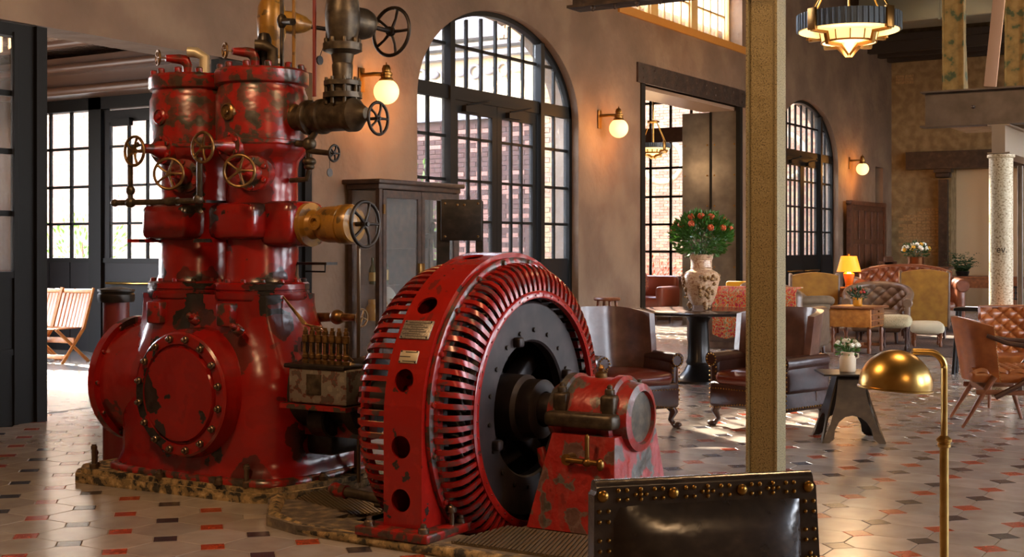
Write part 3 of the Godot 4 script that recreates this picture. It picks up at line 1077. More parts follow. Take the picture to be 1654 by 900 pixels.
func outside() -> void:
	struct("ground", MB.new().box(V(-60, -0.5, -70), V(90, -0.32, 60)), M.paving)
	struct("ground", MB.new().box(V(12.3, -0.32, -40), V(17.2, -0.02, -9.18)).box(V(23.5, -0.32, -40), V(40, -0.02, -9.18)), M.paving)
	# brick wing just outside the first arch
	var b := thing("brick_wing", "pale sunlit brick side of the wing outside the large arched doors", "building", V(0, 0, 0))
	part(b, "wall", MB.new().box(V(16.9, 0, -9.95), V(17.19, 5.2, -9.2)), M.mortar)
	brick_field(b, "distant_bricks", 16.9, -9.84, -9.33, 0.0, 5.15, [M.brick_cream, M.brick_1, M.brick_cream], 220, func(p): return absf(p.z + 9.9) * 2.0 + absf(p.y - 2.2))
	# building across the courtyard
	var c := thing("courtyard_building", "building with cream cornice and red brick base across the courtyard", "building", V(0, 0, 0))
	part(c, "wall", MB.new().box(V(22.0, 0, -40), V(22.6, 9, -16.4)), M.mortar)
	part(c, "wall", MB.new().box(V(17.2, 0, -16.6), V(22.0, 9, -16.3)), M.stone_cream)
	part(c, "wall", MB.new().box(V(17.16, 3.55, -16.3), V(17.2, 5.0, -9.97)), M.stone_cream)
	part(c, "wall", MB.new().box(V(17.16, 0.0, -16.3), V(17.2, 3.4, -9.97)), M.brick_red)
	brick_field(c, "distant_bricks", 17.15, -16.2, -10.08, 0.0, 3.35, [M.brick_red, M.brick_red, M.brick_2], 160, func(p): return absf(p.z + 11.0) + absf(p.y - 2.0))
	part(c, "string_course", MB.new().box(V(17.05, 3.4, -16.3), V(17.2, 3.55, -9.97)), M.stone_grey)
	part(c, "cornice", MB.new().box(V(16.95, 4.35, -16.3), V(17.2, 4.43, -9.97)).box(V(16.9, 4.5, -16.3), V(17.2, 4.56, -9.97)).box(V(16.8, 4.62, -16.3), V(17.2, 4.7, -9.97)), M.stone_grey)
	for k in 11:
		part(c, "scroll_ornament", MB.new().ring(V(17.13, 4.15, -15.9 + k * 0.52), V(1, 0, 0), 0.1, 0.025, 14, 6).ball(V(17.13, 4.15, -15.65 + k * 0.52), V(0.04, 0.07, 0.12), 8, 5), M.stone_grey)
	part(c, "parapet", MB.new().box(V(17.1, 4.7, -16.3), V(17.25, 5.25, -9.97)), M.stone_grey)
	brick_field(c, "distant_bricks", 21.99, -28.0, -16.6, 0.0, 5.0, [M.brick_0, M.brick_1, M.brick_cream], 200, func(p): return absf(p.z + 21) + absf(p.y - 2.2) * 1.5)
	# brick wall beyond the second arch and the doorway windows
	var d := thing("brick_building", "pink brick building seen through the narrower arched doors", "building", V(0, 0, 0))
	part(d, "wall", MB.new().box(V(30.4, 0, -26), V(31.0, 8, -9.2)), M.mortar)
	brick_field(d, "distant_bricks", 30.39, -17.5, -9.25, 0.0, 6.2, [M.brick_1, M.brick_0, M.brick_cream], 250, func(p): return absf(p.z + 10.8) + absf(p.y - 2.4))
	for k in 4:
		part(d, "window_surround", MB.new().ring(V(30.4, 3.6, -11.0 - k * 1.6), V(1, 0, 0), 0.55, 0.07, 24, 6), M.stone_cream)
	# shrub outside the left windows and young tree outside the arch
	shrub("garden_shrub", "bright green leafy shrub outside the left windows", V(13.35, -0.02, -15.75), 2.0, 0.75, 420, M.leaf_bright)
	shrub("courtyard_tree", "slim young green tree in the courtyard outside the large arch", V(14.9, -0.02, -10.7), 2.7, 0.35, 200, M.leaf_bright)
	shrub("dry_bush", "orange brown bush outside the windows behind the vase", V(26.5, -0.02, -12.7), 1.25, 0.9, 300, M.flower_orange)

func shrub(called: String, label: String, pos: Vector3, h: float, r: float, n: int, m: Material) -> void:
	var o := thing(called, label, "tree" if "tree" in called else "shrub", pos)
	var mb := MB.new()
	mb.tube([V(0, 0, 0), V(0.03, h * 0.4, 0.02), V(-0.02, h * 0.75, 0)], [0.035, 0.025, 0.012], 6)
	for k in 7:
		var t := TAU * k / 7.0
		mb.tube([V(0, h * (0.25 + 0.06 * k), 0), V(cos(t) * r * 0.6, h * (0.4 + 0.06 * k), sin(t) * r * 0.6)], [0.012, 0.005], 5)
	part(o, "stem", mb, M.wood_mid)
	var lf := MB.new()
	for k in n:
		var dir := Vector3(rng.randfn(), rng.randfn() * 0.8, rng.randfn()).normalized() * pow(rng.randf(), 0.4)
		leaf_at(lf, V(dir.x * r, h * 0.62 + dir.y * h * 0.38, dir.z * r), dir + V(0, 0.4, 0), rng.randf_range(0.07, 0.12), 0.4)
	part(o, "foliage", lf, m, "", "stuff")

func leaf_at(mb: MB, p: Vector3, dir: Vector3, l: float, w: float) -> void:
	var d := dir.normalized()
	var s := d.cross(Vector3(rng.randfn(), rng.randfn(), rng.randfn())).normalized() * l * w * 0.5
	var n := d.cross(s).normalized() * l * 0.12
	mb.flat()
	mb.quad(p, p + d * l * 0.5 + s + n, p + d * l, p + d * l * 0.5 - s + n)

# ------------------------------------------------------------------ the compressor
func superell(th: float, a: float, b: float, n: float) -> float:
	return 1.0 / pow(pow(absf(cos(th)) / a, n) + pow(absf(sin(th)) / b, n), 1.0 / n)

func twin(th: float, R: float, c: float) -> float:
	# outline round two circles at z = +-c
	var x := cos(th)
	var s := absf(sin(th))
	return maxf(c * s + sqrt(maxf(R * R - c * c * x * x, 0.0)), minf(R * 0.86 / maxf(absf(x), 0.001), c + R))

func handwheel(R: float, r: float, spokes: int, axis_len: float) -> MB:
	# wheel in the local xz plane, stem down local -y
	var mb := MB.new()
	mb.ring(Vector3.ZERO, Vector3.UP, R, r, 32, 8)
	mb.cyl(V(0, -axis_len, 0), V(0, R * 0.18, 0), R * 0.1, -1.0, 8)
	mb.lathe([Vector2(0, -R * 0.14), Vector2(R * 0.2, -R * 0.14), Vector2(R * 0.22, 0), Vector2(R * 0.17, R * 0.1), Vector2(0, R * 0.1)], 12)
	for k in spokes:
		var t := TAU * k / spokes + 0.3
		var d := V(cos(t), 0, sin(t))
		mb.tube([d * R * 0.15, d * R * 0.55 + V(0, R * 0.05, 0), d * R * 0.97], [r * 1.0, r * 0.75, r * 0.9], 6)
	return mb

func wheel_at(host: Node3D, c: Vector3, axis: Vector3, R: float, r: float, spokes: int, stem: float, m: Material) -> void:
	var o := part(host, "handwheel", handwheel(R, r, spokes, stem), m)
	o.transform = MB.along(c, axis)

func compressor() -> void:
	var o := thing("air_compressor", "large worn red twin cylinder compressor with bolted round covers", "machine", V(5.75, 0, -5.45))
	# concrete bed with a chipped cream edge
	var bed := MB.new()
	var base := P2([-0.46, -0.86, -0.41, 0.44, -0.32, 0.62, 0.1, 0.74, 0.85, 0.74, 0.85, -0.85, 0.3, -0.98, -0.34, -0.98])
	bed.at(Transform3D(Basis(Vector3.RIGHT, PI * 0.5), Vector3.ZERO))
	bed.prism(base, 0.0, -0.055)
	var inner := PackedVector2Array()
	for p in base:
		inner.append(p * 0.965)
	bed.prism(inner, -0.055, -0.085)
	part(o, "concrete_bed", bed, M.old_concrete)
	# base flange and crankcase
	var fl := MB.new()
	var rows := []
	for e in [[0.085, 0.0], [0.115, 0.0], [0.125, 0.02], [0.125, 0.1]]:
		var row := []
		for j in 72:
			var th := TAU * j / 72.0
			var r := superell(th, 0.53 - e[1], 0.7 - e[1], 6.0)
			row.append(V(cos(th) * r + 0.13, e[0], sin(th) * r - 0.07))
		rows.append(row)
	fl.smooth()
	fl.grid(rows, false, true)
	part(o, "base_flange", fl, M.red_worn)
	var cc := MB.new()
	cc.smooth()
	rows = []
	for k in 41:
		var y := 0.11 + (1.13 - 0.11) * k / 40.0
		var f := smoothstep(0.60, 1.09, y)
		f = pow(f, 0.8)
		var foot := 1.0 + 0.05 * (1.0 - smoothstep(0.11, 0.2, y))
		var row := []
		for j in 96:
			var th := TAU * j / 96.0
			var rb := superell(th, 0.49 * foot, 0.66 * foot, 4.5)
			var rt := twin(th, 0.265, 0.27)
			var r := lerpf(rb, rt, f)
			row.append(V(cos(th) * r + 0.125 * (1.0 - f), y, sin(th) * r - 0.07))
		rows.append(row)
	cc.grid(rows, false, true)
	part(o, "crankcase", cc, M.red_paint)
	# round inspection cover on the front
	var cov := MB.new().at(MB.along(V(-0.3, 0.575, 0.0), V(-1, 0, 0)))
	cov.lathe([Vector2(0.37, -0.05), Vector2(0.365, 0.1), Vector2(0.352, 0.125), Vector2(0.352, 0.15), Vector2(0.34, 0.162), Vector2(0.285, 0.162), Vector2(0.278, 0.15), Vector2(0.272, 0.15), Vector2(0.262, 0.172), Vector2(0.1, 0.178), Vector2(0, 0.178)], 56)
	var cp := part(o, "round_cover", cov, M.red_paint)
	for k in 16:
		var t := TAU * (k + 0.5) / 16.0
		part(cp, "bolt", MB.new().bolt(V(-0.462, 0.575 + sin(t) * 0.315, cos(t) * 0.315), V(-1, 0, 0), 0.021, 0.022), M.bolt_steel)
	# bearing housing at the far end
	var hs := MB.new().at(MB.along(V(0, 0.59, -0.5), V(0, 0, -1)))
	hs.lathe([Vector2(0.36, -0.05), Vector2(0.345, 0.26), Vector2(0.35, 0.28), Vector2(0.385, 0.285), Vector2(0.385, 0.34), Vector2(0.37, 0.35), Vector2(0.2, 0.36), Vector2(0, 0.36)], 48)
	var hp := part(o, "bearing_housing", hs, M.red_paint)
	for k in 12:
		var t := TAU * k / 12.0
		part(hp, "bolt", MB.new().bolt(V(cos(t) * 0.365, 0.59 + sin(t) * 0.365, -0.785), V(0, 0, 1), 0.012, 0.016, false), M.red_worn)
	# shaft housing towards the dynamo
	part(o, "shaft_housing", MB.new().cyl(V(0, 0.58, 0.55), V(0, 0.58, 0.95), 0.2, 0.16, 28).cyl(V(0, 0.58, 0.95), V(0, 0.58, 1.02), 0.22, -1.0, 28), M.dark_iron)
	part(o, "dark_casing", MB.new().rbox(V(0.12, 0.4, 0.62), V(0.34, 0.34, 0.3), 0.05).cyl(V(-0.1, 0.45, 0.7), V(-0.1, 0.45, 0.82), 0.1, -1.0, 20, 0.01), M.dark_iron)  # invented dark casing for the shade and bare metal of this side
	# small studs and plugs on the shoulders
	for p in [V(-0.34, 0.98, 0.02), V(-0.32, 0.93, 0.33)]:
		part(o, "plug", MB.new().bolt(p, V(-0.85, 0.5, 0), 0.032, 0.05), M.red_worn)
	for p in [V(-0.27, 1.02, -0.36), V(-0.27, 1.02, 0.2)]:
		part(o, "mounting_lug", MB.new().rbox(p, V(0.1, 0.13, 0.11), 0.012), M.red_worn)
	# cylinders
	for c in [-0.34, 0.20]:
		var near: bool = c > 0.0
		var cy := MB.new().at(Transform3D(Basis(), V(0, 0, c)))
		cy.lathe([Vector2(0.2, 1.05), Vector2(0.27, 1.10), Vector2(0.275, 1.11), Vector2(0.275, 1.145), Vector2(0.268, 1.15), Vector2(0.268, 1.155), Vector2(0.275, 1.16), Vector2(0.275, 1.19), Vector2(0.265, 1.2), Vector2(0.225, 1.205), Vector2(0.212, 1.24), Vector2(0.208, 1.6), Vector2(0.208, 1.86), Vector2(0.215, 1.9), Vector2(0.245, 1.935), Vector2(0.262, 1.965), Vector2(0.265, 1.99)], 48)
		var trunk := part(o, "cylinder_trunk", cy, M.red_paint)
		cy = MB.new().at(Transform3D(Basis(), V(0, 0, c)))
		cy.lathe([Vector2(0.265, 1.985), Vector2(0.272, 1.995), Vector2(0.272, 2.012), Vector2(0.264, 2.018), Vector2(0.264, 2.28), Vector2(0.255, 2.3), Vector2(0.248, 2.325), Vector2(0.248, 2.34)], 48)
		var cyl := part(o, "cylinder_barrel", cy, M.red_worn)
		var hd := MB.new().at(Transform3D(Basis(), V(0, 0, c)))
		hd.lathe([Vector2(0.25, 2.335), Vector2(0.268, 2.345), Vector2(0.271, 2.355), Vector2(0.271, 2.415), Vector2(0.262, 2.428), Vector2(0.1, 2.43), Vector2(0, 2.43)], 48)
		var head := part(o, "cylinder_head", hd, M.red_worn)
		for k in 12:
			var t := TAU * (k + 0.3) / 12.0
			part(head, "bolt", MB.new().bolt(V(cos(t) * 0.238, 2.43, c + sin(t) * 0.238), V(0, 1, 0), 0.022, 0.03, false), M.red_worn)
		for k in 14:
			var t := TAU * (k + 0.3) / 14.0
			part(trunk, "bolt", MB.new().bolt(V(cos(t) * 0.247, 1.2, c + sin(t) * 0.247), V(0, 1, 0), 0.016, 0.02, false), M.red_worn)
		# medallion plugs round the top
		for a in [PI + 0.05, PI * 0.5 + 0.06, PI * 1.5]:
			var d := V(cos(a), 0, sin(a))
			var pl := part(cyl, "medallion_plug", MB.new().at(MB.along(V(0, 2.17, c) + d * 0.255, d)).lathe([Vector2(0.052, 0), Vector2(0.05, 0.02), Vector2(0.04, 0.028), Vector2(0.036, 0.02), Vector2(0.02, 0.02), Vector2(0.016, 0.034), Vector2(0, 0.036)], 20), M.bronze if near else M.red_worn)
			pl.set_meta("label", "round cast plug")
		# valve chests
		var ch := MB.new()
		ch.rbox(V(-0.15, 1.55, c), V(0.25, 0.21, 0.36), 0.05)
		if near:
			ch.rbox(V(0, 1.535, c + 0.23), V(0.34, 0.26, 0.25), 0.06)
		else:
			ch.rbox(V(-0.02, 1.55, c - 0.16), V(0.32, 0.22, 0.2), 0.06)
		ch.box(V(-0.33, 1.43, c - 0.22), V(-0.14, 1.45, c - 0.12)).box(V(-0.33, 1.655, c - 0.2), V(-0.14, 1.67, c - 0.12))
		part(o, "valve_chest", ch, M.red_paint)
		# two valves with hand wheels on the front
		var a1 := V(-0.98, 0, -0.05)
		var b1 := V(-0.24, 1.975, c)
		var v1 := MB.new().at(MB.along(b1, a1))
		v1.lathe([Vector2(0.1, -0.08), Vector2(0.085, 0.01), Vector2(0.085, 0.03), Vector2(0.055, 0.035), Vector2(0.045, 0.07), Vector2(0.03, 0.1), Vector2(0.022, 0.16), Vector2(0, 0.16)], 24)
		var vp := part(o, "valve", v1, M.red_worn)
		for k in 6:
			var q := MB.along(b1, a1) * V(cos(k * TAU / 6) * 0.066, 0.03, sin(k * TAU / 6) * 0.066)
			part(vp, "bolt", MB.new().bolt(q, a1, 0.014, 0.016, false), M.red_worn)
		wheel_at(vp, b1 + a1 * 0.23 + V(0, -0.02, 0), a1, 0.083, 0.009, 5, 0.1, M.bronze)
		var a2 := V(-0.9, 0, 0.43)
		var b2 := V(-0.17, 1.82, c + 0.1)
		var v2 := MB.new().at(MB.along(b2, a2))
		v2.lathe([Vector2(0.12, -0.08), Vector2(0.1, 0.02), Vector2(0.1, 0.05), Vector2(0.06, 0.055), Vector2(0.05, 0.09), Vector2(0.028, 0.13), Vector2(0.02, 0.2), Vector2(0, 0.2)], 24)
		vp = part(o, "valve", v2, M.red_worn)
		for k in 6:
			var q := MB.along(b2, a2) * V(cos(k * TAU / 6) * 0.08, 0.05, sin(k * TAU / 6) * 0.08)
			part(vp, "bolt", MB.new().bolt(q, a2, 0.015, 0.016, false), M.red_worn)
		wheel_at(vp, b2 + a2 * 0.28, a2, 0.086, 0.009, 5, 0.12, M.bronze)
		# relief valve with a small wheel on the head
		var tz: float = c - 0.03
		var rv := MB.new()
		rv.tube([V(-0.06, 2.43, tz + 0.03), V(-0.06, 2.49, tz + 0.03), V(-0.07, 2.525, tz + 0.02), V(-0.1, 2.53, tz), V(-0.17, 2.53, tz - 0.04)], [0.026, 0.03, 0.036, 0.03, 0.02], 12)
		var rvp := part(o, "relief_valve", rv, M.red_worn)
		wheel_at(rvp, V(-0.21, 2.53, tz - 0.06), V(-0.88, 0, -0.45), 0.042, 0.007, 5, 0.05, M.bronze)
		part(o, "elbow_pipe", MB.new().tube([V(-0.02, 2.42, c + 0.1), V(-0.02, 2.54, c + 0.1), V(-0.05, 2.57, c + 0.06), V(-0.08, 2.57, c + 0.02)], 0.033, 12), M.plate_light if not near else M.brown_iron)
	# looped pipe in front
	var lp := MB.new()
	lp.tube([V(-0.45, 1.66, -0.53), V(-0.45, 1.66, 0.13), V(-0.45, 1.68, 0.15), V(-0.45, 1.9, 0.15)], 0.017, 10)
	lp.tube([V(-0.45, 1.66, -0.4), V(-0.45, 1.97, -0.4), V(-0.42, 2.0, -0.36)], 0.015, 10)
	lp.ball(V(-0.45, 1.66, -0.53), V(0.022, 0.022, 0.03)).ball(V(-0.45, 1.66, -0.4), V(0.03, 0.03, 0.035)).ball(V(-0.45, 1.67, 0.14), V(0.028, 0.028, 0.028)).ball(V(-0.45, 1.73, -0.4), V(0.022, 0.03, 0.03)).cyl(V(-0.45, 1.66, -0.1), V(-0.45, 1.66, -0.02), 0.025, -1.0, 10)
	part(o, "looped_pipe", lp, M.brown_iron)
	# ochre painted stop valve on the near cylinder
	var yv := MB.new().at(MB.along(V(0, 1.53, 0.55), V(0, 0, 1)))
	yv.lathe([Vector2(0, 0), Vector2(0.125, 0), Vector2(0.125, 0.03), Vector2(0.085, 0.04), Vector2(0.07, 0.08), Vector2(0.098, 0.12), Vector2(0.103, 0.16), Vector2(0.103, 0.24), Vector2(0.11, 0.245), Vector2(0.11, 0.265), Vector2(0.103, 0.27), Vector2(0.112, 0.28), Vector2(0.112, 0.31), Vector2(0.1, 0.335), Vector2(0.03, 0.345), Vector2(0, 0.345)], 36)
	var yp := part(o, "stop_valve", yv, M.yellow_paint)
	part(yp, "side_plug", MB.new().at(MB.along(V(-0.08, 1.54, 0.69), V(-1, 0, 0))).lathe([Vector2(0.045, 0), Vector2(0.042, 0.035), Vector2(0.025, 0.04), Vector2(0.02, 0.02), Vector2(0, 0.02)], 18), M.yellow_paint)
	wheel_at(yp, V(0, 1.53, 0.96), V(0, 0, 1), 0.125, 0.011, 5, 0.08, M.dark_iron)
	part(o, "drain_rod", MB.new().cyl(V(-0.02, 0.1, 0.93), V(-0.02, 1.42, 0.93), 0.011), M.bolt_steel)
	# brown steam valve and the stack above it
	var bv := MB.new().at(MB.along(V(0, 2.14, 0.42), V(0, 0, 1)))
	bv.lathe([Vector2(0.07, 0), Vector2(0.075, 0.12), Vector2(0.1, 0.125), Vector2(0.1, 0.15), Vector2(0.08, 0.16), Vector2(0.088, 0.22), Vector2(0.1, 0.225), Vector2(0.1, 0.25), Vector2(0.088, 0.26), Vector2(0.088, 0.42), Vector2(0.096, 0.425), Vector2(0.096, 0.47), Vector2(0.06, 0.51), Vector2(0.035, 0.55), Vector2(0, 0.55)], 32)
	var bp := part(o, "steam_valve", bv, M.brown_iron)
	wheel_at(bp, V(0, 2.11, 1.05), V(0, 0, 1), 0.088, 0.009, 5, 0.1, M.dark_iron)
	var stx := MB.new().at(Transform3D(Basis(), V(0, 0, 0.8)))
	stx.lathe([Vector2(0.07, 2.18), Vector2(0.07, 2.23), Vector2(0.11, 2.235), Vector2(0.11, 2.265), Vector2(0.075, 2.27), Vector2(0.075, 2.3), Vector2(0.105, 2.305), Vector2(0.105, 2.33), Vector2(0.055, 2.34), Vector2(0.06, 2.42), Vector2(0.055, 2.43), Vector2(0.065, 2.48), Vector2(0.11, 2.5), Vector2(0.11, 2.54), Vector2(0.075, 2.55), Vector2(0.095, 2.62), Vector2(0.1, 2.7), Vector2(0.09, 2.78), Vector2(0.07, 2.84), Vector2(0.1, 2.86), Vector2(0.1, 2.9), Vector2(0.065, 2.92), Vector2(0.065, 3.6), Vector2(0, 3.6)], 32)
	stx.at(MB.along(V(0, 2.68, 0.8), V(1, -0.05, 0.1))).lathe([Vector2(0.07, 0), Vector2(0.085, 0.1), Vector2(0.09, 0.16), Vector2(0.08, 0.2), Vector2(0.04, 0.24), Vector2(0, 0.24)], 24)
	var sp := part(o, "riser_valve", stx, M.brown_iron)
	for k in 8:
		var t := TAU * k / 8
		part(sp, "bolt", MB.new().bolt(V(cos(t) * 0.09, 2.54, 0.8 + sin(t) * 0.09), V(0, 1, 0), 0.014, 0.03, false), M.brown_iron)
		part(sp, "bolt", MB.new().bolt(V(cos(t) * 0.09, 2.2, 0.8 + sin(t) * 0.09), V(0, 1, 0), 0.012, 0.15, false), M.brown_iron)
	wheel_at(sp, V(0.4, 2.66, 0.84), V(1, -0.05, 0.1), 0.14, 0.011, 5, 0.2, M.dark_iron)
	# ochre riser behind the near cylinder
	var yr := MB.new().at(Transform3D(Basis(), V(0.25, 0, 0.05)))
	yr.lathe([Vector2(0.05, 2.3), Vector2(0.05, 2.5), Vector2(0.075, 2.51), Vector2(0.075, 2.54), Vector2(0.05, 2.56), Vector2(0.085, 2.68), Vector2(0.09, 2.78), Vector2(0.08, 2.86), Vector2(0.055, 2.92), Vector2(0.08, 2.94), Vector2(0.08, 2.98), Vector2(0.05, 3.0), Vector2(0.05, 3.6), Vector2(0, 3.6)], 28)
	yr.at(MB.along(V(0.25, 2.78, 0.05), V(0.75, -0.1, 0.66))).lathe([Vector2(0.06, 0), Vector2(0.07, 0.12), Vector2(0.05, 0.2), Vector2(0.025, 0.24), Vector2(0, 0.24)], 20)
	var yrp := part(o, "riser_valve", yr, M.yellow_paint, "ochre painted riser valve")
	wheel_at(yrp, V(0.25, 2.78, 0.05) + V(0.75, -0.12, 0.66) * 0.36, V(0.75, -0.1, 0.66), 0.135, 0.01, 4, 0.14, M.dark_iron)
	# thin rods and the steel cap beside them
	part(o, "thin_rod", MB.new().cyl(V(0.06, 2.43, 0.3), V(0.06, 3.5, 0.3), 0.012).ball(V(0.06, 2.72, 0.3), V(0.03, 0.045, 0.03)).cyl(V(0.06, 2.72, 0.3), V(0.02, 2.7, 0.42), 0.02), M.brown_iron)
	part(o, "thin_rod", MB.new().cyl(V(0.04, 2.43, 0.41), V(0.04, 3.5, 0.41), 0.011), M.yellow_paint)
	part(o, "thin_rod", MB.new().cyl(V(0.02, 2.26, 0.58), V(0.02, 3.5, 0.58), 0.011), M.red_pipe)
	part(o, "steel_cap", MB.new().at(Transform3D(Basis(), V(0.02, 0, 0.2))).lathe([Vector2(0.045, 2.43), Vector2(0.045, 2.52), Vector2(0.05, 2.53), Vector2(0.05, 2.56), Vector2(0.042, 2.58), Vector2(0.042, 2.62), Vector2(0.03, 2.65), Vector2(0, 2.66)], 20), M.dark_iron)
	part(o, "tag_disc", MB.new().cyl(V(0.0, 2.46, 0.63), V(0.0, 2.46, 0.64), 0.026, -1.0, 16).cyl(V(0, 2.48, 0.635), V(0, 2.53, 0.66), 0.002), M.dark_iron)
	# small drain pipework under the steam valve
	var dr := MB.new()
	dr.tube([V(0.0, 2.0, 0.42), V(0.0, 1.99, 0.55), V(0.0, 2.05, 0.6), V(0.0, 2.2, 0.6)], 0.02, 8)
	dr.tube([V(0, 1.99, 0.55), V(0, 1.85, 0.56), V(0, 1.79, 0.54), V(0, 1.785, 0.42)], 0.015, 8)
	dr.ball(V(0, 1.99, 0.56), V(0.04, 0.04, 0.04)).ball(V(0, 1.89, 0.56), V(0.04, 0.025, 0.04)).ball(V(0, 1.86, 0.56), V(0.03, 0.02, 0.03)).cyl(V(0, 1.95, 0.56), V(0, 1.93, 0.72), 0.016)
	var dp := part(o, "drain_pipe", dr, M.brown_iron)
	wheel_at(dp, V(0, 1.93, 0.74), V(0, -0.1, 1), 0.045, 0.007, 5, 0.05, M.dark_iron)
	part(o, "tag_disc", MB.new().cyl(V(-0.03, 1.82, 0.73), V(-0.03, 1.82, 0.735), 0.024, -1.0, 16).cyl(V(-0.03, 1.84, 0.732), V(-0.03, 1.89, 0.732), 0.002), M.dark_iron)
	# small bronze cock and a bracket shelf on the far side
	var bc := MB.new()
	bc.tube([V(0.3, 0.98, 0.3), V(0.3, 0.99, 0.5), V(0.3, 0.99, 0.66)], [0.03, 0.026, 0.02], 12).ball(V(0.3, 0.99, 0.52), V(0.045, 0.045, 0.05))
	var bcp := part(o, "drain_cock", bc, M.bronze)
	wheel_at(bcp, V(0.3, 0.99, 0.7), V(0, 0, 1), 0.05, 0.007, 4, 0.05, M.bronze)
	part(o, "bracket_shelf", MB.new().box(V(0.1, 1.3, 0.38), V(0.2, 1.315, 0.6)).tube([V(0.15, 1.26, 0.4), V(0.15, 1.26, 0.55), V(0.15, 1.3, 0.55)], 0.006, 6), M.dark_iron)
	# holding down bolts on the bed
	for p in [[-0.405, -0.76, 0.14], [-0.36, -0.8, 0.1], [-0.415, -0.2, 0.04], [-0.4, 0.25, 0.04], [-0.375, 0.43, 0.12], [0.3, 0.66, 0.2], [0.0, 0.66, 0.04]]:
		part(o, "foundation_bolt", MB.new().cyl(V(p[0], 0.08, p[1]), V(p[0], 0.09 + p[2], p[1]), 0.014, -1.0, 10).bolt(V(p[0], 0.085, p[1]), V(0, 1, 0), 0.028, 0.03, false).bolt(V(p[0], 0.06 + p[2], p[1]), V(0, 1, 0), 0.02, 0.022, false), M.bolt_steel)
	# oil lubricator on its bracket
	var lu := thing("oil_lubricator", "grey metal oiler box with a row of brass sight glasses beside red crankcase", "oiler", V(5.58, 0.55, -4.6))
	part(lu, "bracket", MB.new().box(V(-0.14, -0.025, -0.24), V(0.2, 0.0, 0.22)).box(V(0.1, -0.2, -0.3), V(0.16, -0.025, 0.2)), M.red_worn)
	part(lu, "box", MB.new().rbox(V(0, 0.1, 0), V(0.22, 0.19, 0.4), 0.01), M.lub_box)
	part(lu, "lid", MB.new().rbox(V(0, 0.205, -0.02), V(0.24, 0.025, 0.42), 0.008), M.dark_iron)
	part(lu, "name_plate", MB.new().cbox(V(-0.112, 0.11, -0.02), V(0.006, 0.11, 0.1)), M.brown_iron)
	for k in 7:
		var z := -0.13 + k * 0.047
		var sg := MB.new().at(Transform3D(Basis(), V(-0.05, 0, z)))
		sg.lathe([Vector2(0.02, 0.215), Vector2(0.021, 0.235), Vector2(0.012, 0.24), Vector2(0.02, 0.25), Vector2(0.02, 0.265), Vector2(0.016, 0.27), Vector2(0.016, 0.33), Vector2(0.021, 0.335), Vector2(0.021, 0.37), Vector2(0.015, 0.375), Vector2(0.015, 0.395), Vector2(0.01, 0.4), Vector2(0.01, 0.415), Vector2(0, 0.415)], 12)
		var sgp := part(lu, "sight_glass", sg, M.bronze)
		part(sgp, "cage", MB.new().box(V(-0.067, 0.28, z - 0.02), V(-0.062, 0.335, z - 0.014)).box(V(-0.067, 0.28, z + 0.014), V(-0.062, 0.335, z + 0.02)), M.dark_iron)
	# thin oil lines to the cylinders
	for k in 4:
		part(lu, "oil_line", MB.new().tube([V(0.02 + k * 0.03, 0.22, -0.1 + k * 0.06), V(0.08, 0.36 + k * 0.015, -0.12), V(0.1, 0.42, -0.25 - k * 0.01), V(0.06, 0.6, -0.42)], 0.004, 5), M.bronze)
	# standpipe with an octagonal cap behind the housing
	var spipe := thing("red_standpipe", "dark red standpipe with flat bolted cap behind the compressor", "pipe", V(6.02, 0, -6.78))
	part(spipe, "pipe", MB.new().cyl(V(0, 0, 0), V(0, 1.06, 0), 0.085, -1.0, 24), M.standpipe_red)
	part(spipe, "cap", MB.new().lathe([Vector2(0, 1.04), Vector2(0.115, 1.04), Vector2(0.12, 1.06), Vector2(0.12, 1.09), Vector2(0.11, 1.1), Vector2(0.12, 1.11), Vector2(0.12, 1.125), Vector2(0.03, 1.14), Vector2(0, 1.14)], 8), M.dark_iron)

# ------------------------------------------------------------------ the dynamo
func frame_outline(ro: float, ri: float, foot_in: float, y0: float) -> PackedVector2Array:
	var p := PackedVector2Array()
	p.append(Vector2(ro, y0))
	for k in 33:
		var t := PI * k / 32.0
		p.append(Vector2(cos(t) * ro, 0.58 + sin(t) * ro))
	p.append(Vector2(-ro, y0))
	var t0 := asin((y0 - 0.58) / ri)
	p.append(Vector2(-foot_in, y0))
	for k in 41:
		var t := lerpf(PI - t0, t0, k / 40.0)
		p.append(Vector2(cos(t) * ri, 0.58 + sin(t) * ri))
	p.append(Vector2(foot_in, y0))
	return p

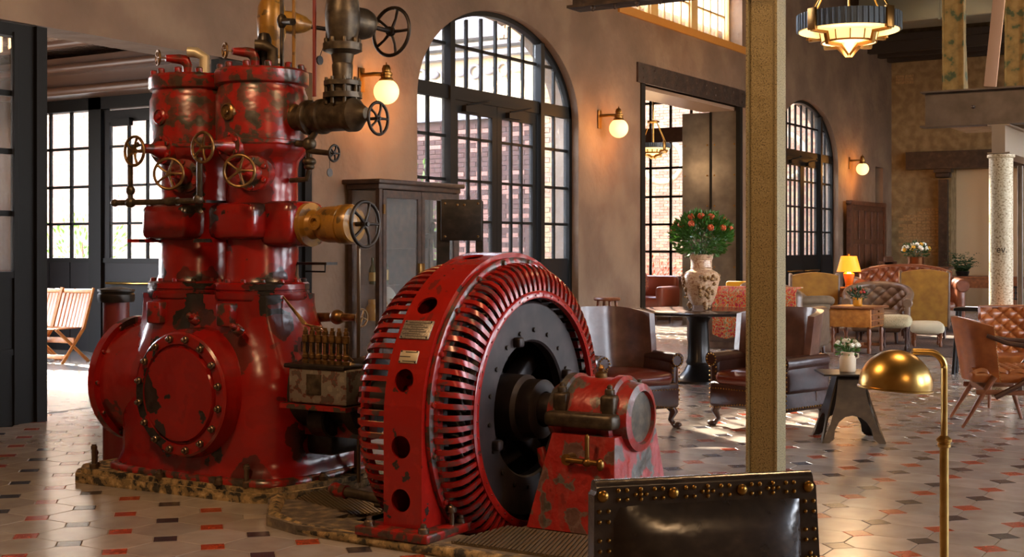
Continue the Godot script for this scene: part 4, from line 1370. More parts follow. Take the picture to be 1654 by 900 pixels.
func dynamo() -> void:
	var o := thing("dynamo", "red ring shaped generator with slatted guards and a dark rotor", "machine", V(5.75, 0, -3.65))
	# hollow ring frame on two legs, with round holes
	var comb := CSGCombiner3D.new()
	comb.name = "ring_frame"
	var outer := CSGPolygon3D.new()
	outer.polygon = frame_outline(0.795, 0.705, 0.47, 0.09)
	outer.depth = 0.22
	outer.position = V(0, 0, 0.11)
	outer.material = M.red_ring
	comb.add_child(outer)
	var inner := CSGPolygon3D.new()
	inner.polygon = frame_outline(0.783, 0.717, 0.5, 0.1)
	inner.depth = 0.19
	inner.position = V(0, 0, 0.095)
	inner.operation = CSGShape3D.OPERATION_SUBTRACTION
	inner.material = M.red_ring
	comb.add_child(inner)
	for h in [[-1.0, 0.215], [-1.0, 0.465], [-1.0, 0.775]]:
		hole(comb, V(-0.79, h[1], -0.01), V(-1, 0, 0))
	for a in [137.0, 103.0, 66.0, 35.0]:
		var d := V(cos(deg_to_rad(a)), sin(deg_to_rad(a)), 0)
		hole(comb, V(0, 0.58, -0.01) + d * 0.79, d)
	o.add_child(comb)
	# flange ring beside it
	var fr := MB.new().at(MB.along(V(0, 0.58, 0), V(0, 0, 1)))
	fr.lathe([Vector2(0.69, 0.1), Vector2(0.77, 0.11), Vector2(0.77, 0.135), Vector2(0.755, 0.14), Vector2(0.74, 0.14), Vector2(0.73, 0.155), Vector2(0.69, 0.155), Vector2(0.685, 0.1)], 72)
	part(o, "flange_ring", fr, M.red_worn)
	var fb := MB.new().at(MB.along(V(0, 0.58, 0), V(0, 0, 1)))
	fb.lathe([Vector2(0.69, -0.1), Vector2(0.75, -0.11), Vector2(0.75, -0.13), Vector2(0.69, -0.14)], 72)
	part(o, "flange_ring", fb, M.red_worn)
	for k in 14:
		var t := deg_to_rad(-30.0 + k * 18.5)
		part(o, "bolt", MB.new().bolt(V(cos(t) * 0.752, 0.58 + sin(t) * 0.752, 0.138), V(0, 0, 1), 0.014, 0.014, false), M.red_worn)
	# slatted guards on both sides
	for side in [1, -1]:
		var prof := [[0.735, 0.14], [0.735, 0.165], [0.728, 0.2], [0.707, 0.23], [0.67, 0.25], [0.62, 0.26], [0.585, 0.262]] if side > 0 else [[0.735, 0.12], [0.735, 0.25], [0.722, 0.3], [0.69, 0.34], [0.62, 0.36]]
		var sl := MB.new()
		sl.smooth()
		var rows := []
		for e in prof:
			var hw := 0.0128 * (0.82 if e[0] < 0.65 else 1.0)
			rows.append([V(e[0], e[1] * side, -hw), V(e[0], e[1] * side, hw)])
		var top := []
		var bot := []
		for i in prof.size():
			var a: Array = prof[maxi(i - 1, 0)]
			var b: Array = prof[mini(i + 1, prof.size() - 1)]
			var tn := Vector2(b[0] - a[0], b[1] - a[1]).normalized()
			var nn := V(tn.y, -tn.x * side, 0) * 0.007
			top.append([slat_pt(rows[i][0] + nn), slat_pt(rows[i][1] + nn)])
			bot.append([slat_pt(rows[i][0] - nn), slat_pt(rows[i][1] - nn)])
		sl.grid(top, side < 0)
		sl.smooth()
		sl.grid(bot, side > 0)
		for e in 2:
			var ed := []
			for i in prof.size():
				ed.append([top[i][e], bot[i][e]])
			sl.smooth()
			sl.grid(ed, (e == 0) == (side > 0))
		var sm := sl.mesh()
		for k in 84:
			var s := part(o, "guard_slat", sm, M.red_slat)
			s.transform = Transform3D(Basis(Vector3(0, 0, 1), TAU * (k + 0.5) / 84.0), V(0, 0.58, 0))
	var rim := MB.new().at(MB.along(V(0, 0.58, 0), V(0, 0, 1)))
	rim.lathe([Vector2(0.56, 0.253), Vector2(0.592, 0.253), Vector2(0.602, 0.257), Vector2(0.602, 0.272), Vector2(0.592, 0.277), Vector2(0.565, 0.277), Vector2(0.56, 0.253)], 72)
	var rp := part(o, "guard_rim", rim, M.red_ring)
	for k in 46:
		var t := TAU * k / 46.0
		part(rp, "rivet", MB.new().ball(V(cos(t) * 0.58, 0.58 + sin(t) * 0.58, 0.277), V(0.006, 0.006, 0.005), 6, 4), M.red_slat)
	var rimb := MB.new().at(MB.along(V(0, 0.58, 0), V(0, 0, 1)))
	rimb.lathe([Vector2(0.6, -0.35), Vector2(0.64, -0.35), Vector2(0.64, -0.37), Vector2(0.6, -0.37), Vector2(0.6, -0.35)], 60)
	part(o, "guard_rim", rimb, M.red_ring)
	# stator core and windings inside
	var core := MB.new().at(MB.along(V(0, 0.58, 0), V(0, 0, 1)))
	core.lathe([Vector2(0.69, -0.12), Vector2(0.69, 0.12), Vector2(0.6, 0.12), Vector2(0.6, -0.12), Vector2(0.69, -0.12)], 60)
	part(o, "stator_core", core, M.rotor_dark)
	var co := MB.new().at(Transform3D(Basis(), V(0, 0.58, 0)))
	for side in [1.0, -1.0]:
		for k in 60:
			var t := TAU * k / 60.0
			var d := V(cos(t), sin(t), 0)
			var e := V(cos(t + 0.12), sin(t + 0.12), 0)
			co.tube([d * 0.63 + V(0, 0, 0.1 * side), d * 0.64 + V(0, 0, 0.2 * side), e * 0.625 + V(0, 0, 0.235 * side), e * 0.61 + V(0, 0, 0.1 * side)], 0.011, 5)
	part(o, "windings", co, M.dark_iron, "", "stuff")
	# rotor: flat annulus, spider and hub
	var ro := MB.new().at(MB.along(V(0, 0.58, 0), V(0, 0, 1)))
	ro.lathe([Vector2(0.34, 0.17), Vector2(0.34, 0.215), Vector2(0.35, 0.225), Vector2(0.535, 0.225), Vector2(0.545, 0.215), Vector2(0.545, -0.2), Vector2(0.51, -0.2), Vector2(0.51, 0.17), Vector2(0.34, 0.17)], 72)
	var rop := part(o, "rotor", ro, M.rotor_dark)
	for k in 18:
		var t := TAU * (k + 0.3) / 18.0
		part(rop, "bolt", MB.new().bolt(V(cos(t) * 0.4, 0.58 + sin(t) * 0.4, 0.223), V(0, 0, 1), 0.012, 0.012, false), M.dark_iron)
	for k in 4:
		var t := 0.4 + TAU * k / 4.0
		part(rop, "terminal", MB.new().rbox(V(cos(t) * 0.375, 0.58 + sin(t) * 0.375, 0.24), V(0.05, 0.05, 0.05), 0.012), M.rotor_dark)
	var bp := MB.new().at(MB.along(V(0, 0.58, 0), V(0, 0, 1)))
	bp.lathe([Vector2(0.1, -0.19), Vector2(0.5, -0.19), Vector2(0.5, -0.21), Vector2(0.1, -0.21)], 48)
	part(o, "back_plate", bp, M.dark_iron)
	var hub := MB.new().at(MB.along(V(0, 0.58, 0), V(0, 0, 1)))
	hub.lathe([Vector2(0.1, -0.2), Vector2(0.17, -0.18), Vector2(0.17, 0.2), Vector2(0.15, 0.22), Vector2(0.15, 0.3), Vector2(0.13, 0.31), Vector2(0.09, 0.31)], 32)
	for k in 5:
		var t := 0.6 + TAU * k / 5.0
		hub.at(Transform3D(Basis(Vector3(0, 0, 1), t), V(0, 0.58, 0)))
		hub.rbox(V(0.33, 0, 0.02), V(0.36, 0.09, 0.1), 0.02)
	part(o, "hub", hub, M.rotor_dark)
	part(o, "shaft", MB.new().cyl(V(0, 0.58, -0.85), V(0, 0.58, 0.84), 0.085, -1.0, 28), M.rotor_dark)
	part(o, "brush_arm", MB.new().tube([V(-0.16, 0.26, 0.5), V(-0.17, 0.3, 0.46), V(-0.2, 0.36, 0.42), V(-0.2, 0.42, 0.4)], [0.05, 0.045, 0.03, 0.02], 10), M.red_worn)
	# feet
	for s in [-1, 1]:
		var ft := MB.new().rbox(V(s * 0.69, 0.068, -0.01), V(0.38, 0.045, 0.42), 0.01)
		var fp := part(o, "foot_plate", ft, M.red_worn)
		for q in [[-0.84, -0.16], [-0.85, 0.16], [-0.56, 0.17]]:
			part(fp, "bolt", MB.new().bolt(V(q[0] * -s, 0.09, q[1]), V(0, 1, 0), 0.026, 0.026), M.bolt_steel)
	part(o, "jacking_screw", MB.new().cyl(V(-0.62, 0.08, 0.16), V(-0.62, 0.2, 0.16), 0.012, -1.0, 10).bolt(V(-0.62, 0.15, 0.16), V(0, 1, 0), 0.024, 0.03, false), M.bolt_steel)
	# name plates riveted to the ring
	for e in [[147.5, 0.17, 0.1, M.plate_metal], [157.6, 0.105, 0.062, M.plate_light]]:
		var d := V(cos(deg_to_rad(e[0])), sin(deg_to_rad(e[0])), 0)
		var f := Transform3D(Basis(d.cross(V(0, 0, 1)), V(0, 0, 1), d), V(0, 0.58, -0.005) + d * 0.797)
		var pm := MB.new().at(f)
		pm.rbox(Vector3.ZERO, V(e[2], e[1], 0.008), 0.003)
		var np := part(o, "name_plate", pm, e[3])
		var ln := MB.new().at(f)
		var nl := 7 if e[1] > 0.15 else 3
		for k in nl:
			var u := lerpf(-0.4, 0.4, k / float(nl - 1))
			ln.cbox(V(u * e[2] * 0.9, -0.02 if k % 2 else 0.01, 0.0045), V(0.005, e[1] * (0.6 if k % 3 else 0.75), 0.001))
		part(np, "engraved_lines", ln, M.plate_ink)
		for q in 4:
			part(np, "rivet", MB.new().ball(f * V((0.42 if q & 1 else -0.42) * e[2], (0.43 if q & 2 else -0.43) * e[1], 0.005), V(0.005, 0.005, 0.005), 6, 4), M.dark_iron)
	# pedestal bearing
	var ped := MB.new()
	var lo := [V(-0.315, 0.05, 0.39), V(0.315, 0.05, 0.39), V(0.315, 0.05, 0.86), V(-0.315, 0.05, 0.86)]
	var hi := [V(-0.225, 0.5, 0.48), V(0.225, 0.5, 0.48), V(0.225, 0.5, 0.82), V(-0.225, 0.5, 0.82)]
	for k in 4:
		var j := (k + 1) % 4
		ped.quad(lo[j], lo[k], hi[k], hi[j])
	ped.quad(hi[3], hi[2], hi[1], hi[0])
	part(o, "pedestal", ped, M.red_chipped)
	var hz := MB.new().at(MB.along(V(0, 0.575, 0.4), V(0, 0, 1)))
	hz.lathe([Vector2(0.09, 0), Vector2(0.14, 0.0), Vector2(0.15, 0.02), Vector2(0.175, 0.05), Vector2(0.185, 0.08), Vector2(0.185, 0.36), Vector2(0.17, 0.41), Vector2(0.165, 0.45), Vector2(0.13, 0.46), Vector2(0.125, 0.44), Vector2(0, 0.44)], 40)
	var hzp := part(o, "bearing_housing", hz, M.red_chipped)
	part(hzp, "split_flange", MB.new().rbox(V(0, 0.57, 0.63), V(0.5, 0.075, 0.38), 0.025), M.brown_iron)
	part(hzp, "end_cap", MB.new().at(MB.along(V(0, 0.575, 0.83), V(0, 0, 1))).lathe([Vector2(0.12, 0), Vector2(0.118, 0.015), Vector2(0.06, 0.022), Vector2(0, 0.022)], 32), M.brown_iron)
	for q in [0.49, 0.75]:
		var rib := MB.new().at(MB.along(V(0, 0.575, q - 0.03), V(0, 0, 1)))
		rib.lathe([Vector2(0.18, 0), Vector2(0.2, 0.01), Vector2(0.2, 0.05), Vector2(0.18, 0.06)], 32)
		part(hzp, "rib", rib, M.red_chipped)
	for q in [[-0.16, 0.5], [0.16, 0.5], [-0.16, 0.76], [0.16, 0.76]]:
		part(hzp, "cap_bolt", MB.new().rbox(V(q[0], 0.64, q[1]), V(0.075, 0.11, 0.08), 0.02).bolt(V(q[0], 0.695, q[1]), V(0, 1, 0), 0.024, 0.028), M.brown_iron)
	part(hzp, "oil_cup", MB.new().at(Transform3D(Basis(), V(0, 0.76, 0.63))).lathe([Vector2(0.03, -0.02), Vector2(0.03, 0.02), Vector2(0.012, 0.03), Vector2(0.018, 0.045), Vector2(0.008, 0.06), Vector2(0, 0.06)], 12), M.bronze)
	part(o, "drain_tap", MB.new().cyl(V(-0.24, 0.39, 0.6), V(-0.3, 0.39, 0.6), 0.028, -1.0, 14).cyl(V(-0.295, 0.39, 0.6), V(-0.295, 0.385, 0.78), 0.014, -1.0, 12).ball(V(-0.295, 0.385, 0.71), V(0.022, 0.022, 0.026)).cyl(V(-0.295, 0.385, 0.71), V(-0.295, 0.5, 0.71), 0.012, -1.0, 8).ball(V(-0.295, 0.5, 0.71), V(0.012, 0.02, 0.012)).ball(V(-0.295, 0.38, 0.78), V(0.02, 0.03, 0.02)), M.brass_dark)
	# pipe along the foot
	part(o, "low_pipe", MB.new().cyl(V(-0.55, 0.17, -0.6), V(-0.55, 0.14, -0.1), 0.026, -1.0, 14).cyl(V(-0.45, 0.1, -0.42), V(-0.45, 0.1, -0.1), 0.018, -1.0, 12), M.brown_iron)
	part(o, "pipe_cap", MB.new().ball(V(-0.55, 0.172, -0.6), V(0.036, 0.036, 0.04)).cyl(V(-0.55, 0.17, -0.6), V(-0.55, 0.165, -0.53), 0.036, -1.0, 14), M.red_worn)

	# concrete surround of the pit, in pieces round the opening
	var sr := thing("machine_bed", "low chipped concrete bed under the red generator", "concrete bed", V(5.75, 0, -3.65))
	var up := Transform3D(Basis(Vector3.RIGHT, PI * 0.5), Vector3.ZERO)
	part(sr, "bed_slab", MB.new().at(up).prism(P2([-0.42, -1.17, -0.78, -0.86, -0.86, -0.6, -0.86, 1.25, -0.62, 1.25, -0.62, -0.55, -0.5, -0.55, -0.36, -1.0]), 0.0, -0.048), M.grey_concrete)
	part(sr, "bed_slab", MB.new().at(up).prism(P2([0.75, -1.0, 0.95, -1.0, 0.95, 1.25, 0.75, 1.25]), 0.0, -0.048), M.grey_concrete)
	part(sr, "bed_slab", MB.new().at(up).prism(P2([-0.62, 0.36, 0.75, 0.36, 0.75, 1.25, -0.62, 1.25]), 0.0, -0.044), M.grey_concrete)
	part(sr, "bed_slab", MB.new().at(up).prism(P2([-0.36, -1.0, 0.75, -1.0, 0.75, -0.46, -0.62, -0.46, -0.5, -0.62]), 0.0, -0.03), M.grey_concrete)
	part(sr, "chipped_edge", MB.new().tube([V(-0.4, 0.03, -1.12), V(-0.72, 0.025, -0.86), V(-0.83, 0.02, -0.58), V(-0.85, 0.02, 0.1), V(-0.86, 0.02, 1.2)], [0.05, 0.04, 0.032, 0.03, 0.03], 8), M.old_concrete)
	part(sr, "pit", MB.new().box(V(-0.62, -0.3, -0.46), V(0.75, -0.28, 0.36)).box(V(-0.63, -0.3, -0.46), V(-0.62, 0.03, 0.36)).box(V(0.75, -0.3, -0.46), V(0.76, 0.03, 0.36)).box(V(-0.62, -0.3, -0.47), V(0.75, 0.03, -0.46)).box(V(-0.62, -0.3, 0.36), V(0.75, 0.03, 0.37)), M.grey_concrete)
	# ridged rubber mats
	ridged_mat("brown ridged rubber mat between the compressor and the generator", V(5.4, 0.03, -4.42), P2([-0.25, -0.22, 0.35, -0.38, 0.3, 0.12, -0.02, 0.32, -0.17, 0.24]), -0.95)
	ridged_mat("brown ridged rubber mat at the foot of the bearing pedestal", V(5.15, 0.048, -2.95), P2([-0.2, -0.42, 0.22, -0.38, 0.22, 0.38, -0.2, 0.38]), -0.3)

func slat_pt(p: Vector3) -> Vector3:
	# (radius, axial, tangential) -> radius along x, tangent along y, axis along z
	return V(p.x, p.z, p.y)

func hole(c: CSGCombiner3D, p: Vector3, d: Vector3) -> void:
	var h := CSGCylinder3D.new()
	h.radius = 0.054
	h.height = 0.1
	h.sides = 28
	h.operation = CSGShape3D.OPERATION_SUBTRACTION
	h.transform = MB.along(p, d)
	h.material = M.red_ring
	c.add_child(h)

func ridged_mat(label: String, pos: Vector3, poly: PackedVector2Array, ang: float) -> void:
	var o := thing("rubber_mat", label, "mat", pos, 0.0, "ridged rubber mats")
	var up := Transform3D(Basis(Vector3.RIGHT, PI * 0.5), Vector3.ZERO)
	part(o, "mat_sheet", MB.new().at(up).prism(poly, 0.0, -0.006), M.mat_rubber)
	var mb := MB.new().at(up)
	var d := Vector2(cos(ang), sin(ang))
	var n := Vector2(-d.y, d.x)
	for k in range(-50, 50):
		var c := n * (k * 0.021)
		var strip := PackedVector2Array([c - d - n * 0.006, c + d - n * 0.006, c + d + n * 0.006, c - d + n * 0.006])
		for q in Geometry2D.intersect_polygons(strip, poly):
			mb.prism(q, -0.006, -0.014)
	part(o, "ridges", mb, M.mat_rubber, "", "stuff")

# ------------------------------------------------------------------ seating
func cabriole(mb: MB, x: float, z: float, h: float, sx: float, sz: float) -> MB:
	mb.tube([V(x, h, z), V(x + sx * 0.02, h * 0.75, z + sz * 0.02), V(x, h * 0.35, z), V(x + sx * 0.02, h * 0.12, z + sz * 0.025), V(x + sx * 0.035, 0.012, z + sz * 0.04)], [0.035, 0.034, 0.02, 0.021, 0.03], 10)
	mb.ball(V(x + sx * 0.035, 0.022, z + sz * 0.045), V(0.034, 0.022, 0.036), 10, 6)
	return mb

func studs(host: Node3D, called: String, pts: Array, r: float, m: Material) -> void:
	var mb := MB.new()
	for p in pts:
		mb.ball(p, Vector3.ONE * r, 6, 4)
	part(host, called, mb, m, "", "stuff")

func wing_chair(label: String, pos: Vector3, yaw: float) -> void:
	var o := thing("wing_chair", label, "armchair", pos, yaw, "dark leather wing chairs")
	# wrapped back with wings
	var rows := []
	for i in 13:
		var v := i / 12.0
		var row := []
		for j in 25:
			var u := j / 12.0 - 1.0
			var au := absf(u)
			var wing := pow(au, 3.0) * 0.34 * (1.0 - 0.45 * smoothstep(0.45, 1.0, 1.0 - v) )
			var top := 0.92 - 0.05 * pow(au, 4.0)
			var y := lerpf(0.22, top, v)
			row.append(V(u * 0.37 * (1.0 - 0.12 * pow(au, 6.0)) + signf(u) * 0.02 * v, y, -0.28 - 0.1 * v + wing))
		rows.append(row)
	part(o, "back", MB.new().sheet(rows, 0.055), M.leather_worn)
	part(o, "seat_frame", MB.new().rbox(V(0, 0.25, 0.03), V(0.7, 0.2, 0.62), 0.03), M.leather_dark)
	part(o, "seat_cushion", MB.new().rbox(V(0, 0.385, 0.07), V(0.56, 0.11, 0.58), 0.045, 0.02), M.leather_seat)
	for s in [-1, 1]:
		var ar := MB.new()
		ar.rbox(V(s * 0.335, 0.42, 0.02), V(0.08, 0.26, 0.56), 0.035)
		ar.cyl(V(s * 0.345, 0.53, -0.22), V(s * 0.345, 0.525, 0.32), 0.05, 0.055, 16)
		part(o, "arm", ar, M.leather_dark)
		var pts := []
		for k in 12:
			pts.append(V(s * 0.335 + cos(k * TAU / 12.0) * 0.045, 0.52 + sin(k * TAU / 12.0) * 0.045, 0.325))
		for k in 8:
			pts.append(V(s * 0.335 - 0.03, 0.46 - k * 0.035, 0.305))
			pts.append(V(s * 0.335 + 0.03, 0.46 - k * 0.035, 0.305))
		for k in 18:
			pts.append(V(s * 0.352, 0.18, -0.25 + k * 0.033))
		studs(o, "nailhead_trim", pts, 0.008, M.stud_brass)
		part(o, "leg", cabriole(MB.new(), s * 0.3, 0.28, 0.16, s, 1.0), M.wood_dark)
		part(o, "leg", cabriole(MB.new(), s * 0.28, -0.26, 0.16, s * 0.5, -0.6), M.wood_dark)
	var fr := []
	for k in 26:
		fr.append(V(-0.33 + k * 0.0264, 0.3, 0.342))
		fr.append(V(-0.33 + k * 0.0264, 0.17 + 0.02 * cos((k - 12.5) / 12.5 * PI), 0.342))
	studs(o, "nailhead_trim", fr, 0.006, M.stud_brass)

func tufted(w: float, h: float, nx: int, ny: int, dep: float, t: Callable) -> MB:
	# diamond tufted sheet; t maps (u, v, d) to a point
	var rows := []
	var su := nx * 8
	var sv := ny * 8
	for i in sv + 1:
		var v := float(i) / sv
		var row := []
		for j in su + 1:
			var u := float(j) / su
			var a := sin(PI * (u * nx + v * ny))
			var b := sin(PI * (u * nx - v * ny))
			row.append(t.call(u, v, dep * pow(absf(a * b), 0.45)))
		rows.append(row)
	return MB.new().sheet(rows, 0.03)

func tub_chair(label: String, pos: Vector3, yaw: float, tuft: bool, m: Material, back_h := 0.8) -> void:
	var o := thing("tub_chair", label, "armchair", pos, yaw)
	var f := func(u: float, v: float, d: float) -> Vector3:
		var a := lerpf(-0.62 * PI, 0.62 * PI, u)
		var r := 0.36 + 0.1 * v - d
		var top := lerpf(back_h, 0.6, pow(absf(u * 2.0 - 1.0), 2.2))
		return V(sin(a) * r, lerpf(0.3, top, v), -cos(a) * r * 0.95)
	part(o, "back", tufted(1, 1, 8 if tuft else 2, 3 if tuft else 1, 0.05 if tuft else 0.0, f), m)
	var roll := []
	for j in 31:
		var u := j / 30.0
		roll.append(f.call(u, 1.0, 0.0) + V(0, 0.0, 0))
	part(o, "rolled_edge", MB.new().tube(roll, 0.055, 10), m)
	part(o, "seat_cushion", MB.new().rbox(V(0, 0.4, 0.1), V(0.6, 0.13, 0.62), 0.05, 0.02), m)
	part(o, "seat_frame", MB.new().rbox(V(0, 0.25, 0.02), V(0.7, 0.18, 0.66), 0.05), m)
	for s in [-1, 1]:
		var e: Vector3 = f.call(0.5 + s * 0.5, 1.0, 0.0)
		part(o, "arm_scroll", MB.new().cyl(e + V(0, -0.02, -0.03), e + V(0, -0.02, 0.06), 0.075, -1.0, 18, 0.015).rbox(e + V(0, -0.2, 0.02), V(0.09, 0.32, 0.08), 0.03), m)
		part(o, "leg", MB.new().cyl(V(s * 0.28, 0, 0.28), V(s * 0.27, 0.18, 0.26), 0.018, 0.028, 10), M.wood_dark)
		part(o, "leg", MB.new().cyl(V(s * 0.26, 0, -0.26), V(s * 0.25, 0.18, -0.24), 0.018, 0.028, 10), M.wood_dark)

func high_back_chair(label: String, pos: Vector3, yaw: float, h: float) -> void:
	var o := thing("high_back_chair", label, "chair", pos, yaw, "mustard high backed chairs")
	var p := PackedVector2Array()
	p.append(Vector2(-0.33, 0.2))
	p.append(Vector2(0.33, 0.2))
	for k in 13:
		var u := 1.0 - k / 6.0
		p.append(Vector2(u * 0.34, h - 0.045 * u * u))
	part(o, "back", MB.new().at(Transform3D(Basis(Vector3.RIGHT, -0.1), V(0, 0, -0.3))).prism(p, -0.05, 0.03), M.mustard_velvet)
	for s in [-1, 1]:
		part(o, "back_edge", MB.new().at(Transform3D(Basis(Vector3.RIGHT, -0.1), V(0, 0, -0.3))).rbox(V(s * 0.345, (h + 0.15) * 0.5, 0.06), V(0.05, h - 0.2, 0.22), 0.02), M.leather_taupe)
	part(o, "seat", MB.new().rbox(V(0, 0.36, 0.05), V(0.66, 0.2, 0.62), 0.05), M.leather_taupe)
	for s in [-1, 1]:
		part(o, "arm", MB.new().rbox(V(s * 0.33, 0.5, 0.02), V(0.09, 0.2, 0.5), 0.04), M.leather_taupe)
		part(o, "leg", MB.new().cyl(V(s * 0.29, 0, 0.28), V(s * 0.28, 0.28, 0.26), 0.02, 0.03, 10), M.wood_dark)
		part(o, "leg", MB.new().cyl(V(s * 0.29, 0, -0.36), V(s * 0.28, 0.3, -0.28), 0.02, 0.03, 10), M.wood_dark)

func tufted_sofa() -> void:
	var o := thing("tufted_sofa", "chestnut leather button tufted sofa with scrolled arms", "sofa", V(22.15, 0.012, -5.85), yaw_to(-0.92, 0.38))
	var f := func(u: float, v: float, d: float) -> Vector3:
		var x := (u - 0.5) * 1.5
		var top := 1.06 - 0.12 * pow(absf(u * 2 - 1.0), 2.5)
		return V(x, lerpf(0.42, top, v), -0.3 - 0.12 * v + d + 0.12 * pow(absf(u * 2 - 1.0), 6.0))
	part(o, "back", tufted(1, 1, 9, 3, 0.07, f), M.leather_chestnut)
	var pts := []
	for j in 25:
		pts.append(f.call(j / 24.0, 1.0, 0.0) + V(0, 0, -0.03))
	part(o, "rolled_edge", MB.new().tube(pts, 0.05, 10), M.leather_chestnut)
	part(o, "back_panel", MB.new().rbox(V(0, 0.6, -0.42), V(1.5, 0.75, 0.1), 0.04), M.leather_chestnut)
	part(o, "seat_cushion", MB.new().rbox(V(0, 0.42, 0.05), V(1.4, 0.14, 0.7), 0.05, 0.02), M.leather_chestnut)
	part(o, "seat_frame", MB.new().rbox(V(0, 0.27, 0.0), V(1.55, 0.22, 0.78), 0.04), M.leather_taupe)
	for s in [-1, 1]:
		part(o, "arm", MB.new().rbox(V(s * 0.79, 0.5, 0), V(0.14, 0.6, 0.76), 0.05).cyl(V(s * 0.81, 0.78, -0.4), V(s * 0.81, 0.76, 0.4), 0.11, -1.0, 18, 0.02), M.leather_chestnut)
		for z in [-0.33, 0.33]:
			part(o, "leg", MB.new().cyl(V(s * 0.7, 0, z), V(s * 0.7, 0.18, z), 0.025, 0.035, 10), M.wood_dark)
	var bt := []
	for i in 2:
		for j in 8:
			bt.append(f.call((j + 1.0) / 9.0 if i == 0 else (j + 0.5) / 9.0, (i + 1.0) / 3.0, 0.012))
	studs(o, "buttons", bt, 0.014, M.leather_chestnut)

func tan_armchair() -> void:
	# curved tan leather shell on a dark wood frame with bent arms
	var o := thing("tan_armchair", "tan leather tub armchair with sweeping dark wood arms", "armchair", V(10.9, 0, -2.19), yaw_to(0.36, 0.93))
	var rows := []
	for i in 11:
		var v := i / 10.0
		var row := []
		for j in 25:
			var u := j / 12.0 - 1.0
			var a := u * 0.42 * PI
			var r := 0.3 + 0.045 * v
			row.append(V(sin(a) * r * 0.98, lerpf(0.36, 0.85 - 0.06 * u * u, v), -cos(a) * r - 0.04 * v + 0.06))
		rows.append(row)
	part(o, "back", MB.new().sheet(rows, 0.03), M.leather_tan)
	var pts := []
	for s in [0, 24]:
		for i in 11:
			pts.append(rows[i][s])
			if i < 10:
				pts.append((rows[i][s] + rows[i + 1][s]) * 0.5)
	studs(o, "nailhead_trim", pts, 0.007, M.stud_brass)
	var f := func(u: float, v: float, d: float) -> Vector3:
		return V((u - 0.5) * 0.56, 0.42 + d, (v - 0.5) * 0.56 + 0.06)
	part(o, "seat_cushion", MB.new().rbox(V(0, 0.39, 0.06), V(0.58, 0.09, 0.58), 0.035), M.leather_tan)
	part(o, "tufted_seat", tufted(1, 1, 5, 4, 0.03, f), M.leather_tan)
	for s in [-1, 1]:
		part(o, "arm", MB.new().tube([V(s * 0.33, 0.72, -0.12), V(s * 0.345, 0.665, 0.02), V(s * 0.36, 0.64, 0.18), V(s * 0.36, 0.635, 0.32), V(s * 0.355, 0.61, 0.37), V(s * 0.345, 0.55, 0.36), V(s * 0.335, 0.44, 0.26), V(s * 0.33, 0.33, 0.1), V(s * 0.325, 0.24, -0.06)], [0.016, 0.018, 0.02, 0.02, 0.018, 0.017, 0.018, 0.022, 0.022], 8), M.wood_dark)
		part(o, "leg", MB.new().tube([V(s * 0.325, 0.4, 0.16), V(s * 0.325, 0.2, 0.2), V(s * 0.33, 0.0, 0.26)], [0.024, 0.02, 0.012], 8), M.wood_mid)
		part(o, "leg", MB.new().tube([V(s * 0.3, 0.4, -0.06), V(s * 0.31, 0.24, -0.16), V(s * 0.32, 0.0, -0.3)], [0.026, 0.021, 0.012], 8), M.wood_mid)
		part(o, "stretcher", MB.new().rbox(V(s * 0.315, 0.28, 0.0), V(0.024, 0.04, 0.4), 0.01), M.wood_mid)
	part(o, "stretcher", MB.new().rbox(V(0, 0.29, -0.13), V(0.62, 0.045, 0.024), 0.01), M.wood_mid)

func tan_settee() -> void:
	var o := thing("tan_settee", "tan leather button tufted settee against the round column", "settee", V(12.35, 0, -2.05), yaw_to(-0.95, 0.3))
	var f := func(u: float, v: float, d: float) -> Vector3:
		var x := (u - 0.5) * 1.1
		return V(x, lerpf(0.4, 0.86, v), -0.22 - 0.1 * v + d + 0.16 * pow(absf(u * 2 - 1.0), 3.0))
	part(o, "back", tufted(1, 1, 8, 4, 0.035, f), M.leather_tan)
	var bt := []
	for i in 3:
		for j in 7:
			bt.append(f.call((j + 1.0) / 8.0 if i % 2 else (j + 0.5) / 8.0, (i + 1.0) / 4.0, 0.012))
	studs(o, "buttons", bt, 0.012, M.leather_dark)
	part(o, "back_rail", MB.new().tube([f.call(0.0, 1.0, 0.0), f.call(0.25, 1.0, 0.0), f.call(0.5, 1.0, 0.0), f.call(0.75, 1.0, 0.0), f.call(1.0, 1.0, 0.0)], 0.018, 8), M.wood_mid)
	part(o, "seat_cushion", MB.new().rbox(V(0, 0.4, 0.05), V(1.1, 0.1, 0.56), 0.04, 0.015), M.leather_tan)
	for s in [-1, 1]:
		part(o, "leg", MB.new().tube([V(s * 0.5, 0.38, 0.26), V(s * 0.51, 0.0, 0.3)], [0.022, 0.014], 8), M.wood_mid)
		part(o, "leg", MB.new().tube([V(s * 0.5, 0.4, -0.2), V(s * 0.51, 0.0, -0.3)], [0.024, 0.014], 8), M.wood_mid)

